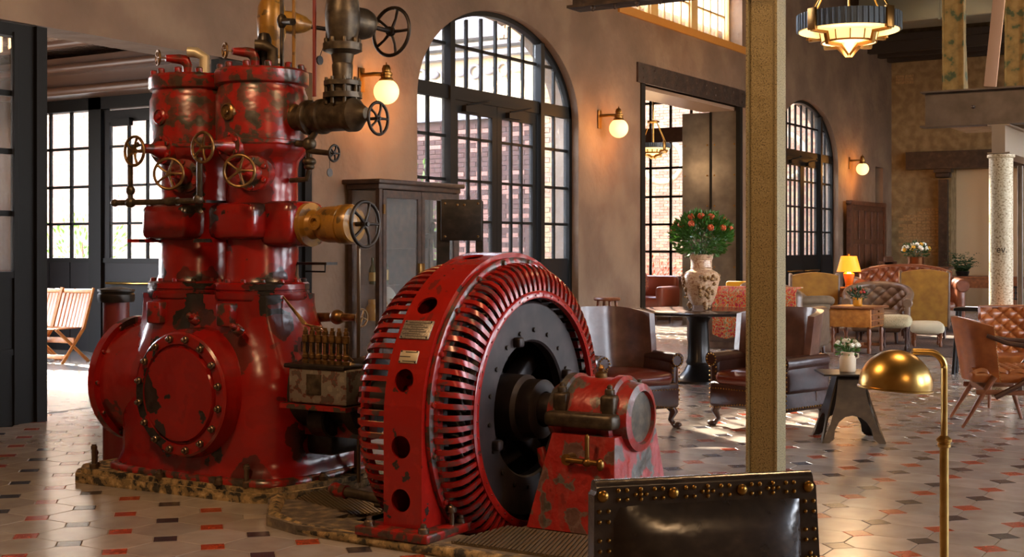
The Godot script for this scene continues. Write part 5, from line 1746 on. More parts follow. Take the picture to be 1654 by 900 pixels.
func studded_chair() -> void:
	# foreground chair: black leather panel in a studded frame, seen from above its back
	var o := thing("studded_chair", "black leather chair with brass studded back in the foreground", "chair", V(2.335, 0, -0.98), yaw_to(-0.70, 0.72))
	var w := 0.23
	var t := Transform3D(Basis(Vector3.RIGHT, -0.06), V(0, 0, 0.0))
	# local x runs along the back, +z faces the camera side
	var p := P2([-w - 0.012, 0.5, w + 0.012, 0.5, w, 0.93, w - 0.01, 0.945, -w + 0.01, 0.945, -w, 0.93])
	part(o, "back_frame", MB.new().at(t).prism(p, -0.022, 0.016).at(t).cyl(V(-w + 0.005, 0.94, -0.003), V(w - 0.005, 0.94, -0.003), 0.0185, -1.0, 16), M.leather_black)
	var rows := []
	for i in 13:
		var row := []
		for j in 25:
			var u := j / 12.0 - 1.0
			var v := i / 6.0 - 1.0
			var d := 0.04 * pow(maxf((1.0 - pow(absf(u), 3.0)) * (1.0 - pow(absf(v), 3.0)), 0.0), 0.6)
			row.append(t * V(u * (w - 0.034), 0.717 + v * 0.195, 0.014 + d))
		rows.append(row)
	part(o, "back_panel", MB.new().smooth_grid(rows), M.leather_black)
	var big := []
	var small := []
	for x in [-0.213, -0.071, 0.071, 0.213]:
		big.append(t * V(x, 0.928, 0.017))
	for x in [-0.137, 0.0, 0.137]:
		for d in [[0, 0], [-0.011, 0], [0.011, 0], [0, 0.011], [0, -0.011]]:
			small.append(t * V(x + d[0], 0.929 + d[1] * 0.85, 0.017))
		for e in [-0.045, -0.028, 0.028, 0.045]:
			if absf(x + e) < 0.19:
				for dy in [-0.01, 0.01]:
					small.append(t * V(x + e, 0.929 + dy * 0.85, 0.017))
	for s in [-1, 1]:
		for k in 7:
			var y := 0.9 - k * 0.055
			if k % 3 == 2:
				for d in [[0, 0], [-0.009, 0], [0.009, 0], [0, 0.009], [0, -0.009]]:
					small.append(t * V(s * 0.214 + d[0], y + d[1], 0.017))
			else:
				for e in [-0.008, 0.01]:
					small.append(t * V(s * 0.213 + e, y, 0.017))
					small.append(t * V(s * 0.213 + e, y - 0.02, 0.017))
	for q in big:
		part(o, "boss_stud", MB.new().ball(q, V(0.0115, 0.0115, 0.008), 14, 8), M.stud_brass)
	for q in small:
		part(o, "stud", MB.new().ball(q, V(0.0045, 0.0045, 0.0045), 8, 5), M.stud_brass)
	part(o, "seat", MB.new().rbox(V(0, 0.46, -0.24), V(0.48, 0.08, 0.46), 0.03, 0.012), M.leather_black)
	for s in [-1, 1]:
		part(o, "leg", MB.new().rbox(V(s * 0.215, 0.25, 0.0), V(0.04, 0.5, 0.04), 0.008), M.wood_dark)
		part(o, "leg", MB.new().rbox(V(s * 0.215, 0.22, -0.44), V(0.04, 0.44, 0.04), 0.008), M.wood_dark)
		part(o, "stretcher", MB.new().rbox(V(s * 0.215, 0.16, -0.22), V(0.025, 0.035, 0.42), 0.006), M.wood_dark)

func stool(label: String, pos: Vector3, yaw: float, w: float, d: float, h: float, cloth: Material, leg: Material) -> void:
	var o := thing("footstool", label, "stool", pos, yaw)
	part(o, "cushion", MB.new().rbox(V(0, h - 0.08, 0), V(w, 0.16, d), 0.06, 0.015), cloth)
	for sx in [-1, 1]:
		for sz in [-1, 1]:
			var lg := MB.new().at(Transform3D(Basis(), V(sx * (w * 0.5 - 0.05), 0, sz * (d * 0.5 - 0.05))))
			lg.lathe([Vector2(0, 0), Vector2(0.02, 0), Vector2(0.026, 0.04), Vector2(0.016, 0.07), Vector2(0.026, 0.12), Vector2(0.016, h - 0.22), Vector2(0.028, h - 0.18), Vector2(0.028, h - 0.12), Vector2(0, h - 0.12)], 10)
			part(o, "leg", lg, leg)
	part(o, "rail", MB.new().cbox(V(0, h - 0.17, d * 0.5 - 0.05), V(w - 0.08, 0.035, 0.025)).cbox(V(0, h - 0.17, -d * 0.5 + 0.05), V(w - 0.08, 0.035, 0.025)), leg)

func slatted_chair() -> void:
	var o := thing("folding_theatre_seat", "honey coloured slatted wooden double folding seat by the left doors", "chair", V(10.75, 0, -13.35), yaw_to(-1, 0.1))
	# two seats side by side along local x, facing +z
	for k in 2:
		var x0 := -0.02 + k * 0.52 - 0.25
		var bk := Transform3D(Basis(Vector3.RIGHT, -0.32), V(x0, 0.42, -0.12))
		for i in 8:
			var u := (i - 3.5) * 0.058
			part(o, "back_slat", MB.new().at(bk).rbox(V(u, 0.22, -0.015 + u * u * 0.4), V(0.053, 0.44, 0.014), 0.004), M.wood_slat)
		for i in 7:
			part(o, "seat_slat", MB.new().rbox(V(x0, 0.42 + 0.0 * i, 0.32 - i * 0.058), V(0.44, 0.014, 0.05), 0.004), M.wood_slat)
		for s in [-1, 1]:
			var x: float = x0 + s * 0.25
			part(o, "back_stile", MB.new().tube([V(x, 0.9, -0.28), V(x, 0.42, -0.12), V(x, 0.0, 0.24)], [0.018, 0.022, 0.02], 6), M.wood_honey)
			part(o, "cross_leg", MB.new().tube([V(x - s * 0.02, 0.42, 0.32), V(x - s * 0.02, 0.0, -0.22)], 0.02, 6), M.wood_honey)
		part(o, "rail", MB.new().rbox(V(x0, 0.27, 0.02), V(0.46, 0.07, 0.022), 0.006).rbox(V(x0, 0.08, 0.17), V(0.46, 0.05, 0.022), 0.006), M.wood_honey)
		part(o, "top_rail", MB.new().rbox(V(x0, 0.86, -0.28), V(0.46, 0.05, 0.022), 0.008), M.wood_honey)

# ------------------------------------------------------------------ tables and things on them
func bouquet(o: Node3D, c: Vector3, r: Vector3, n: int, leafm: Material, flowers: Array, nf: int, fr: float, leaf_len: float) -> void:
	var lf := MB.new()
	for k in n:
		var d := Vector3(rng.randfn(), rng.randfn() * 0.9 + 0.25, rng.randfn()).normalized()
		var q := 0.45 + 0.55 * pow(rng.randf(), 0.5)
		var p := c + d * r * q
		leaf_at(lf, p, d + V(rng.randfn() * 0.4, 0.5, rng.randfn() * 0.4), leaf_len * rng.randf_range(0.7, 1.2), 0.42)
	for k in 14:
		var t := TAU * k / 14.0
		lf.tube([c + V(0, -r.y, 0), c + V(cos(t), 0.35, sin(t)) * r * 0.7], 0.004, 4)
	part(o, "foliage", lf, leafm, "", "stuff")
	for k in nf:
		var t := 2.4 * k
		var h := 0.15 + 0.8 * float(k % 5) / 5.0
		var d := V(cos(t) * sqrt(1.0 - h * h), h, sin(t) * sqrt(1.0 - h * h))
		var fm := MB.new().at(MB.along(c + d * r * rng.randf_range(0.92, 1.04), d + V(0, 0.2, 0)))
		for q in 6:
			var a := TAU * q / 6.0
			fm.ball(V(cos(a) * fr * 0.45, fr * 0.3, sin(a) * fr * 0.45), V(fr * 0.42, fr * 0.6, fr * 0.42), 7, 5)
		fm.ball(V(0, fr * 0.2, 0), V(fr * 0.4, fr * 0.45, fr * 0.4), 7, 5)
		part(o, "flower", fm, flowers[k % flowers.size()])

func tables() -> void:
	# round pedestal table with the big vase
	var t := thing("pedestal_table", "round dark table on a heavy iron pedestal under the large vase", "table", V(12.65, 0, -5.5))
	part(t, "table_top", MB.new().lathe([Vector2(0, 0.715), Vector2(0.76, 0.715), Vector2(0.785, 0.722), Vector2(0.79, 0.735), Vector2(0.785, 0.746), Vector2(0.77, 0.75), Vector2(0, 0.75)], 64), M.table_top)
	part(t, "pedestal", MB.new().lathe([Vector2(0.3, 0.715), Vector2(0.15, 0.69), Vector2(0.12, 0.66), Vector2(0.1, 0.62), Vector2(0.115, 0.25), Vector2(0.13, 0.22), Vector2(0.13, 0.2), Vector2(0.12, 0.18), Vector2(0.15, 0.12), Vector2(0.22, 0.05), Vector2(0.28, 0.025), Vector2(0.285, 0), Vector2(0, 0)], 40), M.black_iron)
	var v := thing("ornate_vase", "tall pale ceramic vase with brown relief figures on the round table", "vase", V(12.72, 0.752, -5.5))
	part(v, "body", MB.new().lathe([Vector2(0, 0.05), Vector2(0.1, 0.05), Vector2(0.13, 0.09), Vector2(0.16, 0.19), Vector2(0.185, 0.29), Vector2(0.19, 0.345), Vector2(0.165, 0.39), Vector2(0.115, 0.415), Vector2(0.11, 0.43), Vector2(0.115, 0.435), Vector2(0.11, 0.45), Vector2(0.112, 0.52), Vector2(0.118, 0.525), Vector2(0.122, 0.55), Vector2(0.13, 0.575), Vector2(0.12, 0.58), Vector2(0.1, 0.56), Vector2(0.1, 0.45)], 40), M.vase_glaze)
	for k in 3:
		var a := deg_to_rad(135.0 + 120.0 * k)
		var d := V(cos(a), 0, sin(a))
		var rl := MB.new()
		for q in 26:
			var u := rng.randf_range(-0.55, 0.55)
			var y := rng.randf_range(0.12, 0.36)
			var rr := 0.13 + 0.06 * smoothstep(0.08, 0.32, y)
			var dd := V(cos(a + u), 0, sin(a + u))
			rl.ball(V(0, y, 0) + dd * rr, V(0.024, 0.022, 0.024), 7, 5)
		part(v, "relief_mask", rl, M.vase_relief)
		part(v, "foot", MB.new().tube([d * 0.09 + V(0, 0.09, 0), d * 0.125 + V(0, 0.045, 0), d * 0.11 + V(0, 0.012, 0)], [0.035, 0.03, 0.024], 10), M.vase_relief)
	var b := thing("vase_bouquet", "dense green bouquet with orange lilies in the tall vase", "flowers", V(12.72, 1.3, -5.5))
	bouquet(b, V(0, 0.23, 0), V(0.3, 0.23, 0.3), 1700, M.leaf, [M.flower_orange], 18, 0.044, 0.07)
	# steel side table
	var side := thing("steel_side_table", "small flared steel pedestal table with arched feet under a stoneware jar", "table", V(9.45, 0, -2.93), deg_to_rad(28.0))
	part(side, "table_top", MB.new().rbox(V(0, 0.485, 0), V(0.42, 0.014, 0.42), 0.004), M.steel_side_table)
	for k in 4:
		var p := PackedVector2Array()
		var outer := [[0.09, 0.48], [0.098, 0.4], [0.118, 0.28], [0.16, 0.14], [0.225, 0.0], [0.175, 0.0]]
		for e in outer:
			p.append(Vector2(e[0], e[1]))
		for q in 9:
			var a := PI * q / 8.0
			p.append(Vector2(cos(a) * 0.14, 0.03 + sin(a) * 0.17))
		for i in range(outer.size() - 1, -1, -1):
			p.append(Vector2(-outer[i][0], outer[i][1]))
		# each side leans outwards
		var lean := Transform3D(Basis(Vector3.UP, PI * 0.5 * k), Vector3.ZERO) * Transform3D(Basis(Vector3.RIGHT, -0.27), V(0, 0, 0.22))
		part(side, "flared_side", MB.new().at(lean).prism(p, -0.006, 0.006), M.steel_side_table)
	var j := thing("stoneware_jar", "cream stoneware jar with a small handle on the steel side table", "jar", V(9.44, 0.494, -2.93))
	part(j, "body", MB.new().lathe([Vector2(0, 0), Vector2(0.052, 0), Vector2(0.058, 0.01), Vector2(0.06, 0.09), Vector2(0.054, 0.11), Vector2(0.047, 0.12), Vector2(0.05, 0.14), Vector2(0.045, 0.145), Vector2(0.04, 0.12)], 28), M.stoneware)
	part(j, "handle", MB.new().tube([V(0.03, 0.13, 0.045), V(0.045, 0.13, 0.065), V(0.045, 0.105, 0.066), V(0.035, 0.095, 0.048)], 0.006, 6), M.stoneware)
	var jb := thing("white_posy", "white flowers in the stoneware jar", "flowers", V(9.44, 0.62, -2.93))
	bouquet(jb, V(0, 0.05, 0), V(0.075, 0.06, 0.075), 90, M.leaf, [M.flower_white], 12, 0.022, 0.04)
	# drawer table in the middle distance
	var d := thing("drawer_table", "honey wood table with drawers and turned legs", "table", V(17.3, 0.012, -5.24), 0.0)
	part(d, "table_top", MB.new().rbox(V(0, 0.595, 0), V(0.7, 0.03, 0.66), 0.01), M.wood_mid)
	part(d, "carcass", MB.new().rbox(V(0, 0.46, 0), V(0.62, 0.24, 0.54), 0.008), M.wood_honey)
	for k in 3:
		var dw := part(d, "drawer", MB.new().rbox(V(0, 0.545 - k * 0.077, 0.272), V(0.54, 0.068, 0.016), 0.004), M.wood_mid)
		part(dw, "knob", MB.new().ball(V(0, 0.545 - k * 0.077, 0.29), V(0.014, 0.014, 0.014), 10, 6), M.brass_dark)
	for sx in [-1, 1]:
		for sz in [-1, 1]:
			part(d, "leg", MB.new().at(Transform3D(Basis(), V(sx * 0.28, 0, sz * 0.24))).lathe([Vector2(0, 0), Vector2(0.025, 0), Vector2(0.03, 0.05), Vector2(0.02, 0.08), Vector2(0.035, 0.14), Vector2(0.022, 0.2), Vector2(0.034, 0.27), Vector2(0.022, 0.32), Vector2(0.035, 0.35), Vector2(0, 0.35)], 12), M.wood_mid)
		part(d, "stretcher", MB.new().rbox(V(sx * 0.28, 0.09, 0), V(0.03, 0.04, 0.46), 0.006), M.wood_mid)
	part(d, "stretcher", MB.new().rbox(V(0, 0.09, 0), V(0.54, 0.04, 0.03), 0.006), M.wood_mid)
	var am := thing("amber_glass", "small amber glass vase of red flowers on the drawer table", "vase", V(17.25, 0.624, -5.22))
	part(am, "glass", MB.new().lathe([Vector2(0, 0), Vector2(0.05, 0), Vector2(0.06, 0.02), Vector2(0.062, 0.11), Vector2(0.056, 0.11), Vector2(0.054, 0.02), Vector2(0, 0.015)], 24), M.amber)
	bouquet(am, V(0, 0.16, 0), V(0.1, 0.08, 0.1), 110, M.leaf_dark, [M.flower_red, M.flower_orange], 8, 0.025, 0.06)
	# lamp table and lamp
	var lt := thing("lamp_table", "small carved side table under the glowing lamp", "table", V(20.75, 0.012, -6.42), 0.2)
	part(lt, "table_top", MB.new().rbox(V(0, 0.735, 0), V(0.5, 0.03, 0.5), 0.01), M.wood_mid)
	for sx in [-1, 1]:
		for sz in [-1, 1]:
			part(lt, "leg", MB.new().rbox(V(sx * 0.2, 0.36, sz * 0.2), V(0.05, 0.72, 0.05), 0.01), M.wood_mid)
	part(lt, "lower_shelf", MB.new().rbox(V(0, 0.25, 0), V(0.42, 0.02, 0.42), 0.006), M.wood_mid)
	part(lt, "apron", MB.new().rbox(V(0, 0.66, 0.2), V(0.4, 0.12, 0.02), 0.006).rbox(V(-0.2, 0.66, 0), V(0.02, 0.12, 0.4), 0.006), M.wood_mid)
	var lm := thing("table_lamp", "amber table lamp with a glowing tapered shade", "lamp", V(20.75, 0.762, -6.42))
	part(lm, "base", MB.new().lathe([Vector2(0, 0), Vector2(0.07, 0), Vector2(0.07, 0.02), Vector2(0.06, 0.03), Vector2(0.095, 0.2), Vector2(0.095, 0.22), Vector2(0.04, 0.25), Vector2(0.015, 0.26), Vector2(0.015, 0.42), Vector2(0, 0.42)], 8), M.lamp_amber)
	part(lm, "lamp_shade", MB.new().lathe([Vector2(0.2, 0.25), Vector2(0.13, 0.5)], 8), M.shade_glow)
	part(lm, "finial", MB.new().cyl(V(0, 0.42, 0), V(0, 0.53, 0), 0.006).ball(V(0, 0.53, 0), V(0.014, 0.016, 0.014)), M.brass_dark)
	omni(lm, "lamp_light", V(0, 0.36, 0), "ffb45a", 1.2, 0.06)
	# long table at the end wall with cast iron crank frames
	var l := thing("long_table", "long brown wooden table on iron crank legs by the alcove", "table", V(29.3, 0, -5.5))
	part(l, "table_top", MB.new().rbox(V(0, 0.76, 0), V(0.9, 0.05, 3.2), 0.01), M.wood_mid)
	part(l, "apron", MB.new().rbox(V(-0.42, 0.64, 0), V(0.04, 0.2, 3.1), 0.006).rbox(V(0.42, 0.64, 0), V(0.04, 0.2, 3.1), 0.006), M.wood_mid)
	for z in [-1.35, 0.0, 1.2]:
		part(l, "leg", MB.new().rbox(V(-0.38, 0.27, z), V(0.14, 0.54, 0.2), 0.02).rbox(V(0.38, 0.27, z), V(0.14, 0.54, 0.2), 0.02), M.wood_mid)
	for z in [0.1, 1.0]:
		part(l, "crank_wheel", MB.new().ring(V(-0.44, 0.45, z), V(1, 0, 0), 0.13, 0.018, 22, 6).tube([V(-0.44, 0.45, z - 0.12), V(-0.44, 0.45, z + 0.12)], 0.015, 6).tube([V(-0.44, 0.33, z), V(-0.44, 0.57, z)], 0.015, 6), M.black_iron)
	var fe := thing("potted_fern", "dark green fern on the long table by the alcove", "plant", V(29.2, 0.787, -6.55))
	part(fe, "pot", MB.new().lathe([Vector2(0, 0), Vector2(0.12, 0), Vector2(0.15, 0.1), Vector2(0.13, 0.1)], 16), M.black_iron)
	var fm := MB.new()
	for k in 34:
		var a := TAU * k / 34.0 + rng.randf() * 0.3
		var rr := rng.randf_range(0.3, 0.6)
		var hh := rng.randf_range(0.1, 0.45)
		for q in 9:
			var u := q / 8.0
			var p := V(cos(a) * rr * u, 0.1 + hh * sin(u * 2.2), sin(a) * rr * u)
			for s in [-1, 1]:
				leaf_at(fm, p, V(cos(a + s * 1.1), 0.1, sin(a + s * 1.1)), 0.13 * (1.1 - u), 0.35)
	part(fe, "fronds", fm, M.leaf_dark, "", "stuff")
	# console behind the sofa with the copper pot
	var co := thing("console_table", "dark narrow console table behind the tufted sofa", "table", V(23.7, 0.012, -6.2))
	part(co, "table_top", MB.new().rbox(V(0, 1.03, 0), V(0.4, 0.04, 1.4), 0.01), M.wood_dark)
	for s in [-1, 1]:
		part(co, "leg", MB.new().rbox(V(0, 0.505, s * 0.62), V(0.34, 1.01, 0.06), 0.01), M.wood_dark)
	var cp := thing("copper_pot", "copper pot of white and yellow flowers behind the sofa", "flower pot", V(23.7, 1.064, -6.12))
	part(cp, "pot", MB.new().lathe([Vector2(0, 0), Vector2(0.13, 0), Vector2(0.14, 0.02), Vector2(0.145, 0.15), Vector2(0.155, 0.17), Vector2(0.14, 0.17), Vector2(0.13, 0.02), Vector2(0, 0.02)], 28), M.copper)
	bouquet(cp, V(0, 0.27, 0), V(0.22, 0.14, 0.22), 220, M.leaf_dark, [M.flower_white, M.flower_white, M.flower_yellow], 24, 0.045, 0.08)
	var orn := thing("orange_posy", "small orange and green plant beside the round column", "flowers", V(29.0, 0.787, -4.35))
	part(orn, "pot", MB.new().lathe([Vector2(0, 0), Vector2(0.09, 0), Vector2(0.11, 0.16), Vector2(0.1, 0.16)], 16), M.leather_tan)
	bouquet(orn, V(0, 0.4, 0), V(0.22, 0.22, 0.22), 160, M.leaf, [M.flower_orange, M.flower_yellow], 10, 0.04, 0.1)

func seating() -> void:
	wing_chair("dark leather wing chair beside the pedestal bearing, facing the steel column", V(9.24, 0, -4.7), yaw_to(-0.5, 0.87))
	wing_chair("dark leather wing chair behind the steel column, next to the steel side table", V(9.83, 0, -3.66), yaw_to(-0.96, -0.28))
	tub_chair("taupe leather tufted tub chair behind the drawer table", V(19.26, 0.012, -5.53), yaw_to(-0.9, 0.2), true, M.leather_taupe, 0.83)
	tub_chair("brown cloth low tub chair with a curved arm just right of the steel column", V(16.3, 0, -5.75), yaw_to(0.5, -0.9), false, M.brown_cloth, 0.74)
	tub_chair("brown leather tub chair behind the brown cloth one", V(17.75, 0.012, -6.55), yaw_to(-0.5, 0.8), false, M.leather_taupe, 0.85)
	high_back_chair("mustard high backed chair left of the glowing lamp", V(19.5, 0.012, -6.62), yaw_to(0.9, -0.45), 1.02)
	high_back_chair("mustard high backed chair in front of the tufted sofa", V(20.55, 0.012, -5.2), yaw_to(0.95, -0.3), 1.06)
	tufted_sofa()
	stool("small stool with a floral cushion and dark turned legs", V(18.0, 0.012, -4.93), 0.2, 0.5, 0.42, 0.46, M.floral_cloth, M.wood_dark)
	stool("low cream upholstered stool beside the floral stool", V(18.85, 0.012, -4.72), 0.3, 0.55, 0.45, 0.34, M.cream_cloth, M.wood_mid)
	tan_armchair()
	tan_settee()
	studded_chair()
	slatted_chair()
	var rug := single("patterned_rug", MB.new().rbox(V(0, 0.006, 0), V(6.9, 0.01, 3.4), 0.004), M.rug, "dark patterned rug under the far group of armchairs", "rug", V(20.6, 0.0005, -5.3))
	rug.rotation.y = 0.0
	var bs := thing("black_bench", "slim black metal bench behind the tan armchair", "bench", V(15.0, 0, -3.14), 0.1)
	part(bs, "seat", MB.new().rbox(V(0, 0.72, 0), V(0.28, 0.04, 0.6), 0.015), M.black_iron)
	for s in [-1, 1]:
		part(bs, "leg", MB.new().tube([V(0.1, 0.7, s * 0.26), V(0.12, 0, s * 0.3)], 0.022, 8), M.black_iron)
		part(bs, "leg", MB.new().tube([V(-0.1, 0.7, s * 0.26), V(-0.12, 0, s * 0.3)], 0.022, 8), M.black_iron)
	# taupe sofa with a flowered throw, seen past the round table
	var o := thing("throw_sofa", "taupe sofa with a bright flowered throw behind the vase", "sofa", V(14.35, 0, -5.5), yaw_to(1.0, 0.0))
	part(o, "back", MB.new().rbox(V(0, 0.62, -0.36), V(1.3, 0.62, 0.2), 0.08), M.leather_taupe)
	part(o, "seat", MB.new().rbox(V(0, 0.36, 0.0), V(1.3, 0.24, 0.86), 0.05), M.leather_taupe)
	for s in [-1, 1]:
		part(o, "arm", MB.new().rbox(V(s * 0.64, 0.5, 0), V(0.16, 0.46, 0.88), 0.07), M.leather_taupe)
		for z in [-0.36, 0.36]:
			part(o, "leg", MB.new().cyl(V(s * 0.58, 0, z), V(s * 0.58, 0.26, z), 0.022, 0.034, 10), M.wood_dark)
	var tr := []
	for i in 15:
		var row := []
		var q := i / 14.0
		for j in 13:
			var x := lerpf(-0.62, 0.36, j / 12.0)
			var w := 0.012 * sin(j * 1.7 + i * 0.6)
			if q < 0.62:
				row.append(V(x, lerpf(0.4 + 0.03 * sin(j * 1.1), 0.93, q / 0.62), -0.475 - absf(w)))
			else:
				row.append(V(x, 0.945 + absf(w), lerpf(-0.46, -0.24, (q - 0.62) / 0.38)))
		tr.append(row)
	single_child_throw(o, tr)
	# settee and cushion in the room beyond the doorway
	var wsf := thing("window_sofa", "red brown sofa under the windows of the room beyond the doorway", "sofa", V(22.4, 0, -11.4), yaw_to(-1, 0))
	part(wsf, "back", MB.new().rbox(V(0, 0.62, -0.32), V(2.2, 0.5, 0.18), 0.07), M.sofa_red_brown)
	part(wsf, "seat", MB.new().rbox(V(0, 0.38, 0.05), V(2.2, 0.2, 0.75), 0.05, 0.01), M.sofa_red_brown)
	for s in [-1, 1]:
		part(wsf, "arm", MB.new().rbox(V(s * 1.05, 0.48, 0.03), V(0.16, 0.4, 0.8), 0.06), M.sofa_red_brown)
		for z in [-0.3, 0.35]:
			part(wsf, "leg", MB.new().cyl(V(s * 0.95, 0, z), V(s * 0.95, 0.28, z), 0.03, 0.035, 10), M.wood_dark)
	var cu := single("patterned_cushion", MB.new().rbox(Vector3.ZERO, V(0.14, 0.42, 0.5), 0.06, 0.05), M.kilim_cushion, "dark patterned cushion leaning on the red brown window sofa", "cushion", V(22.28, 0.75, -11.0))
	cu.rotation = Vector3(0, 0, 0.2)
	var ot := thing("wooden_stool", "slim red brown wooden stool in the doorway", "stool", V(15.4, 0, -8.0))
	part(ot, "seat", MB.new().lathe([Vector2(0, 0.7), Vector2(0.17, 0.7), Vector2(0.18, 0.72), Vector2(0.17, 0.74), Vector2(0, 0.74)], 24), M.wood_mid)
	for k in 4:
		var a := TAU * (k + 0.5) / 4.0
		part(ot, "leg", MB.new().cyl(V(cos(a) * 0.19, 0, sin(a) * 0.19), V(cos(a) * 0.12, 0.7, sin(a) * 0.12), 0.018, 0.022, 8), M.wood_mid)
	var yc := thing("yellow_bench", "yellow upholstered bench back beyond the flowered throw", "bench", V(20.6, 0, -8.0))
	part(yc, "back", MB.new().rbox(V(0, 0.62, 0), V(0.12, 0.44, 0.9), 0.04), M.flower_yellow)
	part(yc, "seat", MB.new().rbox(V(0.25, 0.4, 0), V(0.5, 0.1, 0.9), 0.04), M.flower_yellow)
	for s in [-1, 1]:
		part(yc, "leg", MB.new().cyl(V(0.02, 0, s * 0.4), V(0.02, 0.45, s * 0.4), 0.02), M.wood_dark)
		part(yc, "leg", MB.new().cyl(V(0.46, 0, s * 0.4), V(0.46, 0.38, s * 0.4), 0.02), M.wood_dark)

func single_child_throw(o: Node3D, rows: Array) -> void:
	var t := single("flowered_throw", MB.new().sheet(rows, 0.012), M.throw_cloth, "bright red and orange flowered throw over the taupe sofa", "throw", o.position)
	t.rotation = o.rotation

# ------------------------------------------------------------------ lamps
func sconce(pos: Vector3, label: String) -> void:
	var o := thing("globe_sconce", label, "wall lamp", pos, 0.0, "globe wall lamps along the plaster wall")
	# pos is the globe centre, 0.26 off the wall
	part(o, "wall_plate", MB.new().rbox(V(-0.11, 0.13, -0.25), V(0.1, 0.26, 0.02), 0.006), M.brass_dark)
	part(o, "arm", MB.new().tube([V(-0.11, 0.18, -0.24), V(-0.09, 0.185, -0.1), V(0, 0.185, 0)], 0.022, 10), M.brass_dark)
	part(o, "fitter", MB.new().lathe([Vector2(0.075, 0.11), Vector2(0.08, 0.13), Vector2(0.06, 0.145), Vector2(0.06, 0.17), Vector2(0.068, 0.175), Vector2(0.068, 0.2), Vector2(0.03, 0.22), Vector2(0, 0.225)], 24), M.brass_dark)
	part(o, "finial", MB.new().lathe([Vector2(0.045, 0.2), Vector2(0.05, 0.24), Vector2(0.035, 0.28), Vector2(0.008, 0.29), Vector2(0.006, 0.31), Vector2(0.0, 0.32)], 16), M.brass_dark)
	part(o, "globe", MB.new().ball(Vector3.ZERO, Vector3.ONE * 0.137, 28, 18), M.globe_glow)
	omni(o, "sconce_light", Vector3.ZERO, "ffa648", 1.7, 0.13)

func lantern(pos: Vector3, label: String, R: float, drop: float, light: float) -> void:
	# fluted drum over two tiers of lit panels, hung from four chains
	var o := thing("lantern_chandelier", label, "chandelier", pos, 0.35, "fluted lantern chandeliers")
	var k := R / 0.75
	var dh := 0.26 * k
	var d1 := -0.15 * k
	var d2 := -0.34 * k
	part(o, "drum_band", MB.new().lathe([Vector2(R - 0.02, 0.02), Vector2(R, 0.02), Vector2(R, dh), Vector2(R - 0.02, dh)], 64), M.drum_metal)
	for i in 56:
		var a := TAU * i / 56.0
		part(o, "flute", MB.new().cyl(V(cos(a) * R, 0.02, sin(a) * R), V(cos(a) * R, dh, sin(a) * R), 0.018 * k, -1.0, 6), M.drum_metal)
	part(o, "lit_tray", MB.new().lathe([Vector2(0.42 * R, 0.0), Vector2(0.97 * R, 0.01), Vector2(0.97 * R, 0.03), Vector2(0.42 * R, 0.03)], 48), M.lantern_glow)
	for i in 12:
		var a := TAU * i / 12.0
		var b := TAU * (i + 1) / 12.0
		var mb := MB.new()
		mb.flat()
		mb.quad(V(cos(a) * R * 0.56, 0.0, sin(a) * R * 0.56), V(cos(b) * R * 0.56, 0.0, sin(b) * R * 0.56), V(cos(b) * R * 0.52, d1, sin(b) * R * 0.52), V(cos(a) * R * 0.52, d1, sin(a) * R * 0.52))
		part(o, "lit_panel", mb, M.lantern_glow)
		part(o, "panel_bar", MB.new().cyl(V(cos(a) * R * 0.565, 0.0, sin(a) * R * 0.565), V(cos(a) * R * 0.525, d1, sin(a) * R * 0.525), 0.009), M.brass_dark)
	part(o, "lower_ring", MB.new().ring(V(0, d1, 0), Vector3.UP, R * 0.53, 0.016, 36, 6), M.brass_dark)
	part(o, "lit_tray", MB.new().lathe([Vector2(0.2 * R, d1 - 0.012), Vector2(0.52 * R, d1 - 0.008), Vector2(0.52 * R, d1), Vector2(0.2 * R, d1)], 36), M.lantern_glow)
	part(o, "lit_cone", MB.new().lathe([Vector2(0.22 * R, d1), Vector2(0.18 * R, d1 - 0.06 * k), Vector2(0.03, d2 + 0.02)], 8), M.lantern_glow)
	part(o, "finial", MB.new().lathe([Vector2(0.045, d2 + 0.02), Vector2(0.05, d2), Vector2(0.015, d2 - 0.02), Vector2(0, d2 - 0.03)], 12), M.brass_dark)
	for i in 4:
		var a := TAU * (i + 0.5) / 4.0
		var d := V(cos(a), 0, sin(a))
		var br := MB.new()
		br.at(Transform3D(Basis(Vector3.UP, -a), Vector3.ZERO))
		br.prism(P2([1.04 * R, dh + 0.03, 0.99 * R, dh + 0.03, 0.99 * R, -0.015, 0.62 * R, -0.02, 0.57 * R, d1 - 0.02, 0.25 * R, d1 - 0.03, 0.04, d2 + 0.02, 0.04, d2 - 0.03, 0.28 * R, d1 - 0.075, 0.62 * R, d1 - 0.06, 0.67 * R, -0.06, 1.04 * R, -0.05]), -0.03 * k, 0.03 * k)
		part(o, "bracket", br, M.brass_dark)
		part(o, "bracket_block", MB.new().at(Transform3D(Basis(Vector3.UP, -a), Vector3.ZERO)).rbox(V(1.02 * R, dh * 0.5, 0), V(0.06 * k, dh + 0.06, 0.15 * k), 0.01), M.brass_dark)
		part(o, "hanger", MB.new().tube([d * R + V(0, dh + 0.02, 0), d * 0.08 + V(0, 1.25 * k, 0)], 0.014 * k, 6), M.brass)
	part(o, "centre_rod", MB.new().cyl(V(0, 0.05, 0), V(0, drop, 0), 0.016, -1.0, 8), M.brass)
	part(o, "collar", MB.new().ring(V(0, 1.22 * k, 0), Vector3.UP, 0.09, 0.02, 18, 6), M.brass)
	omni(o, "lantern_light", V(0, -0.55 * k, 0), "ffcf9a", light, 0.3)
	omni(o, "lantern_uplight", V(0, 0.45 * k, 0), "ffcf9a", light * 0.2, 0.2)

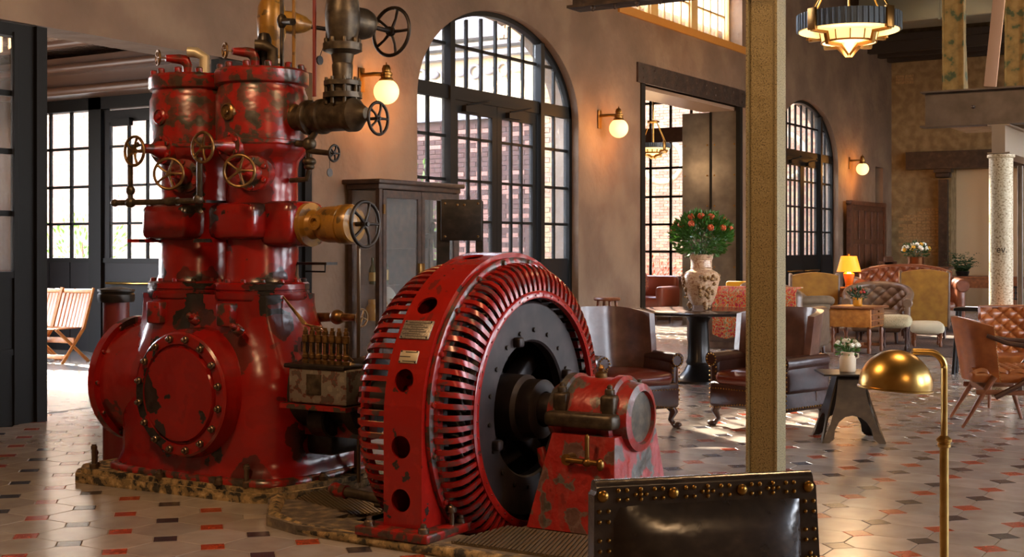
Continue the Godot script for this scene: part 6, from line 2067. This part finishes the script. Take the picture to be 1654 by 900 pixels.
func brass_lamp() -> void:
	var o := thing("brass_floor_lamp", "brass pharmacy floor lamp with a domed shade in the foreground", "lamp", V(3.79, 0, -0.9))
	# shade opens to the left of the pole and a little away
	var left := -V(0.524, 0, 0.852)
	var sp := V(-0.03, 1.035, 0) + left * 0.128
	part(o, "base", MB.new().lathe([Vector2(0, 0), Vector2(0.14, 0), Vector2(0.14, 0.012), Vector2(0.05, 0.03), Vector2(0.02, 0.05), Vector2(0, 0.05)], 36), M.brass)
	part(o, "lower_pole", MB.new().cyl(V(0, 0.03, 0), V(0, 0.845, 0), 0.0125, -1.0, 18), M.brass)
	part(o, "collar", MB.new().lathe([Vector2(0.013, 0.835), Vector2(0.018, 0.838), Vector2(0.019, 0.845), Vector2(0.0165, 0.849), Vector2(0.021, 0.853), Vector2(0.021, 0.86), Vector2(0.014, 0.866), Vector2(0.01, 0.87)], 28), M.brass)
	var pts := [V(0, 0.86, 0), V(0, 1.06, 0)]
	for k in 9:
		var t := PI * 0.5 * k / 8.0
		pts.append(V(0, 1.06, 0) + left * 0.045 * (1.0 - cos(t)) + V(0, 0.045 * sin(t), 0))
	pts.append(V(0, 1.106, 0) + left * 0.09)
	part(o, "upper_pole", MB.new().tube(pts, 0.0095, 14), M.brass)
	var tilt := Transform3D(Basis(V(-0.852, 0, 0.524), -0.07), sp)
	var prof := []
	for k in 17:
		var t := PI * 0.5 * k / 16.0
		prof.append(Vector2(sin(t) * 0.1, cos(t) * 0.098 - 0.02))
	prof.append_array([Vector2(0.1, -0.026), Vector2(0.1035, -0.028), Vector2(0.1035, -0.032), Vector2(0.099, -0.032), Vector2(0.098, -0.02)])
	for k in 12:
		var t := PI * 0.5 * (1.0 - k / 11.0)
		prof.append(Vector2(sin(t) * 0.097, cos(t) * 0.095 - 0.02))
	part(o, "lamp_shade", MB.new().at(tilt).lathe(prof, 56), M.brass)

# ------------------------------------------------------------------ steelwork, cabinet, odds and ends
func h_section(mb: MB, lo: Vector3, h: float, wx: float, wz: float, tf: float, tw: float) -> MB:
	# upright H column: flanges across z ends, web between; lo is the foot centre
	mb.box(lo + V(-wx * 0.5, 0, -wz * 0.5), lo + V(wx * 0.5, h, -wz * 0.5 + tf))
	mb.box(lo + V(-wx * 0.5, 0, wz * 0.5 - tf), lo + V(wx * 0.5, h, wz * 0.5))
	mb.box(lo + V(-tw * 0.5, 0, -wz * 0.5 + tf), lo + V(tw * 0.5, h, wz * 0.5 - tf))
	return mb

func steelwork() -> void:
	var c := thing("steel_column", "tall mottled ochre steel column in the middle foreground", "column", V(7.67, 0, -2.89))
	part(c, "shaft", h_section(MB.new(), Vector3.ZERO, 2.96, 0.15, 0.2, 0.014, 0.08), M.column_steel)
	part(c, "base_plate", MB.new().rbox(V(0, 0.008, 0), V(0.17, 0.014, 0.21), 0.004), M.column_steel)
	var b := thing("overhead_beam", "rusty steel beam crossing overhead at the top of the picture", "beam", V(7.6, 2.97, -4.2))
	part(b, "web", MB.new().box(V(-0.01, 0.02, 0), V(0.01, 0.36, 9.0)), M.steel_rust)
	part(b, "flange", MB.new().box(V(-0.09, 0, 0), V(0.09, 0.018, 9.0)).box(V(-0.09, 0.36, 0), V(0.09, 0.378, 9.0)), M.steel_rust)
	for k in 6:
		part(b, "bolt", MB.new().bolt(V(-0.06, 0.0, 0.18 + k * 0.16), V(0, -1, 0), 0.016, 0.02), M.steel_rust)
		part(b, "bolt", MB.new().bolt(V(-0.012, 0.18, 0.12 + k * 0.25), V(-1, 0, 0), 0.018, 0.02), M.steel_rust)
	# round column and the grey beam on it
	var r := thing("round_column", "round cream painted iron column with rust at the right", "column", V(12.94, 0, -2.55))
	part(r, "shaft", MB.new().cyl(V(0, 0, 0), V(0, 2.26, 0), 0.108, -1.0, 36), M.column_paint)
	part(r, "cap", MB.new().lathe([Vector2(0.108, 2.24), Vector2(0.125, 2.25), Vector2(0.125, 2.275), Vector2(0, 2.28)], 24), M.column_paint)
	var txt := TextMesh.new()
	txt.text = "ev."
	txt.font_size = 12
	txt.pixel_size = 0.006
	txt.depth = 0.002
	var tx := MeshInstance3D.new()
	tx.name = "painted_mark"
	tx.mesh = txt
	tx.material_override = M.black_iron
	tx.transform = Transform3D(Basis(Vector3.UP, -PI * 0.5 + 0.35), V(-0.106, 1.38, 0.03))
	r.add_child(tx)
	var g := thing("grey_beam", "grey steel mezzanine beam over the round column", "beam", V(12.94, 2.56, -3.28))
	part(g, "web", MB.new().box(V(-0.01, 0.014, 0.03), V(0.01, 0.33, 8.0)), M.beam_grey)
	part(g, "flange", MB.new().box(V(-0.1, 0, 0), V(0.1, 0.014, 8.0)).box(V(-0.1, 0.33, 0), V(0.1, 0.345, 8.0)), M.beam_grey)
	part(g, "bolt", MB.new().bolt(V(-0.012, 0.18, 0.48), V(-1, 0, 0), 0.02, 0.02), M.beam_grey)
	var g2 := thing("cross_beam", "cross beam running back from the round column capital", "beam", V(12.94, 2.28, -2.55))
	part(g2, "web", MB.new().box(V(-0.12, 0.012, -0.06), V(6.0, 0.26, 0.06)), M.taupe_steel)
	part(g2, "flange", MB.new().box(V(-0.12, 0, -0.1), V(6.0, 0.012, 0.1)).box(V(-0.12, 0.26, -0.1), V(6.0, 0.275, 0.1)), M.taupe_steel)
	var dk := thing("mezzanine_deck", "pale timber boards under the grey beam", "deck", V(12.94, 2.62, -3.2))
	for k in 5:
		part(dk, "board", MB.new().box(V(0.02 + k * 0.3, 0.0, 0), V(0.3 + k * 0.3, 0.03, 1.6 + k * 0.1)), M.shelf_timber)
	var p1 := thing("mezzanine_post", "ochre steel post with green flaking paint standing on the grey beam", "post", V(12.94, 2.905, -2.98), 0.0, "posts on the mezzanine beam")
	part(p1, "shaft", h_section(MB.new(), Vector3.ZERO, 3.2, 0.1, 0.2, 0.012, 0.05), M.post_paint)
	part(p1, "gusset", MB.new().prism(P2([0.05, 0, 0.14, 0, 0.05, 0.5]), 0.088, 0.1), M.post_paint)
	var p2 := thing("mezzanine_post", "ochre steel post at the right edge, behind the leaning plank", "post", V(12.94, 2.905, -2.42), 0.0, "posts on the mezzanine beam")
	part(p2, "shaft", h_section(MB.new(), Vector3.ZERO, 3.2, 0.1, 0.18, 0.012, 0.05), M.post_paint)
	part(p2, "gusset", MB.new().prism(P2([0.05, 0, 0.14, 0, 0.05, 0.5]), 0.078, 0.09), M.post_paint)
	var pk := single("leaning_plank", MB.new().rbox(V(0, 1.2, 0), V(0.03, 2.4, 0.11), 0.004), M.pale_timber, "pale timber plank leaning between the two ochre posts", "plank", V(12.8, 2.907, -2.62))
	pk.rotation = Vector3(0.1, 0, 0)
	var rp := single("red_pipe", MB.new().cyl(V(0, 0, 0), V(0, 3.2, 0), 0.03, -1.0, 10), M.red_pipe, "thin red pipe in the corner of the alcove", "pipe", V(EX + 0.3, 0, -6.38))
	rp.name = "red_pipe"
	single("hanging_rod", MB.new().cyl(V(0, 0, 0), V(0, 3.0, 0), 0.014, -1.0, 8).ball(V(0, 1.5, 0), V(0.05, 0.09, 0.05), 10, 6).ball(V(0, 1.25, 0), V(0.05, 0.07, 0.05), 10, 6), M.black_iron, "thin dark rod with beads right of the round column", "rod", V(28.6, 0.79, -4.5))
	var gp := single("grey_post", MB.new().rbox(V(0, 1.1, 0), V(0.05, 2.2, 0.05), 0.01), M.beam_grey, "slim grey steel post at the right edge behind the settee", "post", V(13.5, 0, -2.48))
	gp.name = "grey_post"

func cabinet() -> void:
	var o := thing("glass_cabinet", "tall dark wood cabinet with glass doors against the plaster wall", "cabinet", V(11.6, 0, -8.5))
	var w := 0.74
	var dpt := 0.2
	var H := 2.1
	var fr := MB.new()
	fr.rbox(V(0, H - 0.01, 0), V(w * 2 + 0.12, 0.05, dpt * 2 + 0.1), 0.015).rbox(V(0, H - 0.06, 0), V(w * 2 + 0.04, 0.06, dpt * 2 + 0.03), 0.01)
	fr.cbox(V(0, 0.12, 0), V(w * 2, 0.24, dpt * 2))
	for x in [-w, w]:
		for z in [-dpt, dpt]:
			fr.cbox(V(x * 0.965, H * 0.5, z * 0.9), V(0.055, H - 0.1, 0.05))
	fr.cbox(V(0, H * 0.5, -dpt + 0.01), V(w * 2 - 0.05, H - 0.1, 0.015))
	part(o, "carcass", fr, M.cabinet_wood)
	for s in [-1, 1]:
		part(o, "side_glass", MB.new().box(V(s * (w - 0.025) - 0.003, 0.24, -dpt + 0.04), V(s * (w - 0.025) + 0.003, H - 0.1, dpt - 0.04)), M.glass)
		var d := MB.new()
		var x0: float = -w + 0.055 if s < 0 else 0.005
		var x1: float = -0.005 if s < 0 else w - 0.055
		d.box(V(x0, 0.26, dpt - 0.02), V(x0 + 0.06, H - 0.1, dpt + 0.012)).box(V(x1 - 0.06, 0.26, dpt - 0.02), V(x1, H - 0.1, dpt + 0.012))
		d.box(V(x0 + 0.06, H - 0.18, dpt - 0.02), V(x1 - 0.06, H - 0.1, dpt + 0.012)).box(V(x0 + 0.06, 0.26, dpt - 0.02), V(x1 - 0.06, 0.34, dpt + 0.012))
		var dp := part(o, "door", d, M.cabinet_wood)
		part(dp, "pane", MB.new().box(V(x0 + 0.06, 0.34, dpt - 0.006), V(x1 - 0.06, H - 0.18, dpt)), M.glass)
		for y in [0.5, 1.8]:
			part(dp, "hinge", MB.new().cbox(V(x0 + 0.01 if s < 0 else x1 - 0.01, y, dpt + 0.016), V(0.03, 0.1, 0.012)), M.brass_dark)
	part(o, "lock", MB.new().rbox(V(-0.03, 1.15, dpt + 0.03), V(0.09, 0.16, 0.035), 0.008).ball(V(0.02, 1.05, dpt + 0.04), V(0.02, 0.03, 0.015)), M.brass_dark)
	for y in [0.62, 1.0, 1.38]:
		part(o, "shelf", MB.new().box(V(-w + 0.05, y, -dpt + 0.03), V(w - 0.05, y + 0.012, dpt - 0.03)), M.glass)
	# contents
	var base := V(11.6, 0, -8.5)
	for k in 3:
		var b := thing("bottle", ["green bottle at the left of the cabinet shelf", "green bottle in the middle of the cabinet shelf", "taller green bottle at the right of the cabinet shelf"][k], "bottle", base + V(-0.62 + k * 0.11, 1.013, 0.02), 0.0, "bottles in the glass cabinet")
		var h := 0.28 if k < 2 else 0.34
		part(b, "glass", MB.new().lathe([Vector2(0, 0), Vector2(0.036, 0), Vector2(0.038, 0.01), Vector2(0.038, h * 0.55), Vector2(0.014, h * 0.75), Vector2(0.014, h), Vector2(0, h)], 18), M.bottle_green)
		part(b, "bottle_label", MB.new().lathe([Vector2(0.039, h * 0.12), Vector2(0.039, h * 0.45)], 18), M.bottle_label)
	for k in 3:
		var p := thing("yellow_jug", ["round ochre jug in the left half of the cabinet", "small ochre jug leaning by the platter in the cabinet", "ochre jug in front of the platter in the cabinet"][k], "jug", base + V([-0.6, -0.44, -0.28][k], 0.633, [0.0, 0.02, 0.05][k]), 0.0, "jugs in the glass cabinet")
		part(p, "body", MB.new().lathe([Vector2(0, 0), Vector2(0.05, 0), Vector2(0.07, 0.07), Vector2(0.065, 0.13), Vector2(0.04, 0.17), Vector2(0.045, 0.22), Vector2(0.038, 0.22)], 20), M.pot_yellow)
		part(p, "handle", MB.new().tube([V(0.04, 0.2, 0), V(0.07, 0.19, 0), V(0.078, 0.14, 0), V(0.062, 0.11, 0)], 0.007, 6), M.pot_yellow)
	var pl := single("oval_platter", MB.new().at(Transform3D(Basis(Vector3.RIGHT, PI * 0.5 - 0.15), V(0, 0.17, 0))).lathe([Vector2(0, 0), Vector2(0.09, 0.005), Vector2(0.15, 0.02), Vector2(0.155, 0.024), Vector2(0.09, 0.014), Vector2(0, 0.01)], 36, 1.1), M.platter, "pale oval platter standing upright in the cabinet", "platter", base + V(-0.2, 0.635, -0.1))
	pl.name = "oval_platter"
	single("white_shell", MB.new().ball(V(0, 0.09, 0), V(0.08, 0.09, 0.07), 18, 12).ring(V(0, 0.09, 0.0), V(0.3, 0, 1), 0.07, 0.014, 20, 6).ring(V(0, 0.09, 0.0), V(-0.5, 0, 1), 0.075, 0.012, 20, 6), M.platter, "pale round ribbed ornament on the cabinet floor", "ornament", base + V(-0.63, 0.245, 0.05))
	var hr := single("horse_figurine", MB.new().prism(P2([-0.12, 0, -0.1, 0, -0.085, 0.09, -0.05, 0.1, 0.04, 0.1, 0.06, 0, 0.08, 0, 0.075, 0.11, 0.09, 0.15, 0.13, 0.15, 0.14, 0.17, 0.1, 0.2, 0.06, 0.185, 0.04, 0.17, 0.03, 0.2, 0.05, 0.24, 0.045, 0.28, 0.02, 0.29, 0.0, 0.27, 0.0, 0.24, -0.03, 0.21, -0.03, 0.165, -0.09, 0.16, -0.13, 0.15, -0.16, 0.09, -0.15, 0.08, -0.12, 0.12]), -0.012, 0.012), M.dark_iron, "dark iron horse and rider figurine in the right half of the cabinet", "figurine", base + V(0.42, 1.394, 0.05))
	hr.name = "horse_figurine"
	# black iron panel on legs beside the dynamo
	var p := thing("switch_panel", "black riveted iron panel on two legs behind the ring generator", "panel", V(7.97, 0, -5.34), yaw_to(-0.8, 0.6))
	for s in [-1, 1]:
		part(p, "leg", MB.new().box(V(s * 0.13 - (0.05 if s < 0 else 0.025), 0, -0.02), V(s * 0.13 + (0.045 if s < 0 else 0.03), 1.74, 0.03)), M.dark_iron)
	part(p, "sheet", MB.new().rbox(V(0, 1.6, 0.04), V(0.3, 0.3, 0.025), 0.006), M.dark_iron)
	for q in [[-0.12, 1.72], [0.12, 1.72], [-0.12, 1.48], [0.12, 1.48], [-0.03, 1.71], [0.02, 1.71]]:
		part(p, "rivet", MB.new().ball(V(q[0], q[1], 0.055), V(0.01, 0.01, 0.008), 8, 5), M.bronze)
	# carved oak screen and a dark bench by the far door
	var sc := thing("panelled_screen", "tall brown oak panelled screen standing against the far end of the wall", "screen", V(29.2, 0, WZ + 0.14))
	part(sc, "frame", MB.new().box(V(-1.3, 0, -0.05), V(1.3, 2.33, 0.0)).box(V(-1.35, 2.33, -0.06), V(1.35, 2.42, 0.06)).box(V(-1.35, 0, -0.05), V(-1.2, 2.35, 0.05)).box(V(1.2, 0, -0.05), V(1.35, 2.35, 0.05)), M.wood_panel)
	for i in 5:
		for j in 3:
			part(sc, "panel", MB.new().rbox(V(-0.96 + i * 0.48, 0.42 + j * 0.74, 0.012), V(0.38, 0.64, 0.03), 0.012), M.wood_panel)
	var bn := thing("oak_bench", "low dark carved bench in front of the panelled screen", "bench", V(29.0, 0, -7.9))
	part(bn, "seat", MB.new().rbox(V(0, 0.45, 0), V(1.3, 0.06, 0.45), 0.01), M.wood_dark)
	part(bn, "back", MB.new().rbox(V(0, 0.85, -0.2), V(1.3, 0.5, 0.05), 0.02).rbox(V(0, 1.05, -0.2), V(0.7, 0.3, 0.05), 0.1), M.wood_panel)
	for s in [-1, 1]:
		part(bn, "end_panel", MB.new().rbox(V(s * 0.62, 0.3, 0), V(0.06, 0.6, 0.44), 0.01), M.wood_dark)

func _ready() -> void:
	rng.seed = 20240607
	view()
	materials()
	shell()
	floor_tiles()
	arch_window(14.09, 3)
	arch_window(25.65, 4)
	side_glazing()
	side_rooms()
	outside()
	compressor()
	dynamo()
	steelwork()
	cabinet()
	seating()
	tables()
	sconce(V(11.25, 3.07, WZ + 0.26), "glowing globe wall lamp left of the large arch, behind the compressor pipes")
	sconce(V(16.72, 3.1, WZ + 0.26), "glowing globe wall lamp between the large arch and the doorway")
	sconce(V(28.45, 3.12, WZ + 0.26), "glowing globe wall lamp right of the far narrow arch")
	lantern(V(19.23, 4.6, -5.95), "large fluted blue grey lantern chandelier at upper right", 0.75, 3.8, 4.0)
	lantern(V(20.9, 3.12, -9.95), "lit lantern hanging in the room beyond the doorway", 0.3, 1.85, 0.8)
	lantern(V(2.0, 5.2, -4.2), "lantern chandelier hanging in front of the compressor", 0.75, 3.3, 12.0)
	lantern(V(5.2, 5.2, -0.9), "lantern chandelier above the foreground seats", 0.75, 3.3, 6.0)
	lantern(V(-0.8, 5.2, 4.6), "lantern chandelier behind the studded chair", 0.75, 3.3, 7.0)
	lantern(V(12.8, 5.2, -0.6), "lantern chandelier above the tan armchair", 0.75, 3.3, 3.0)
	brass_lamp()
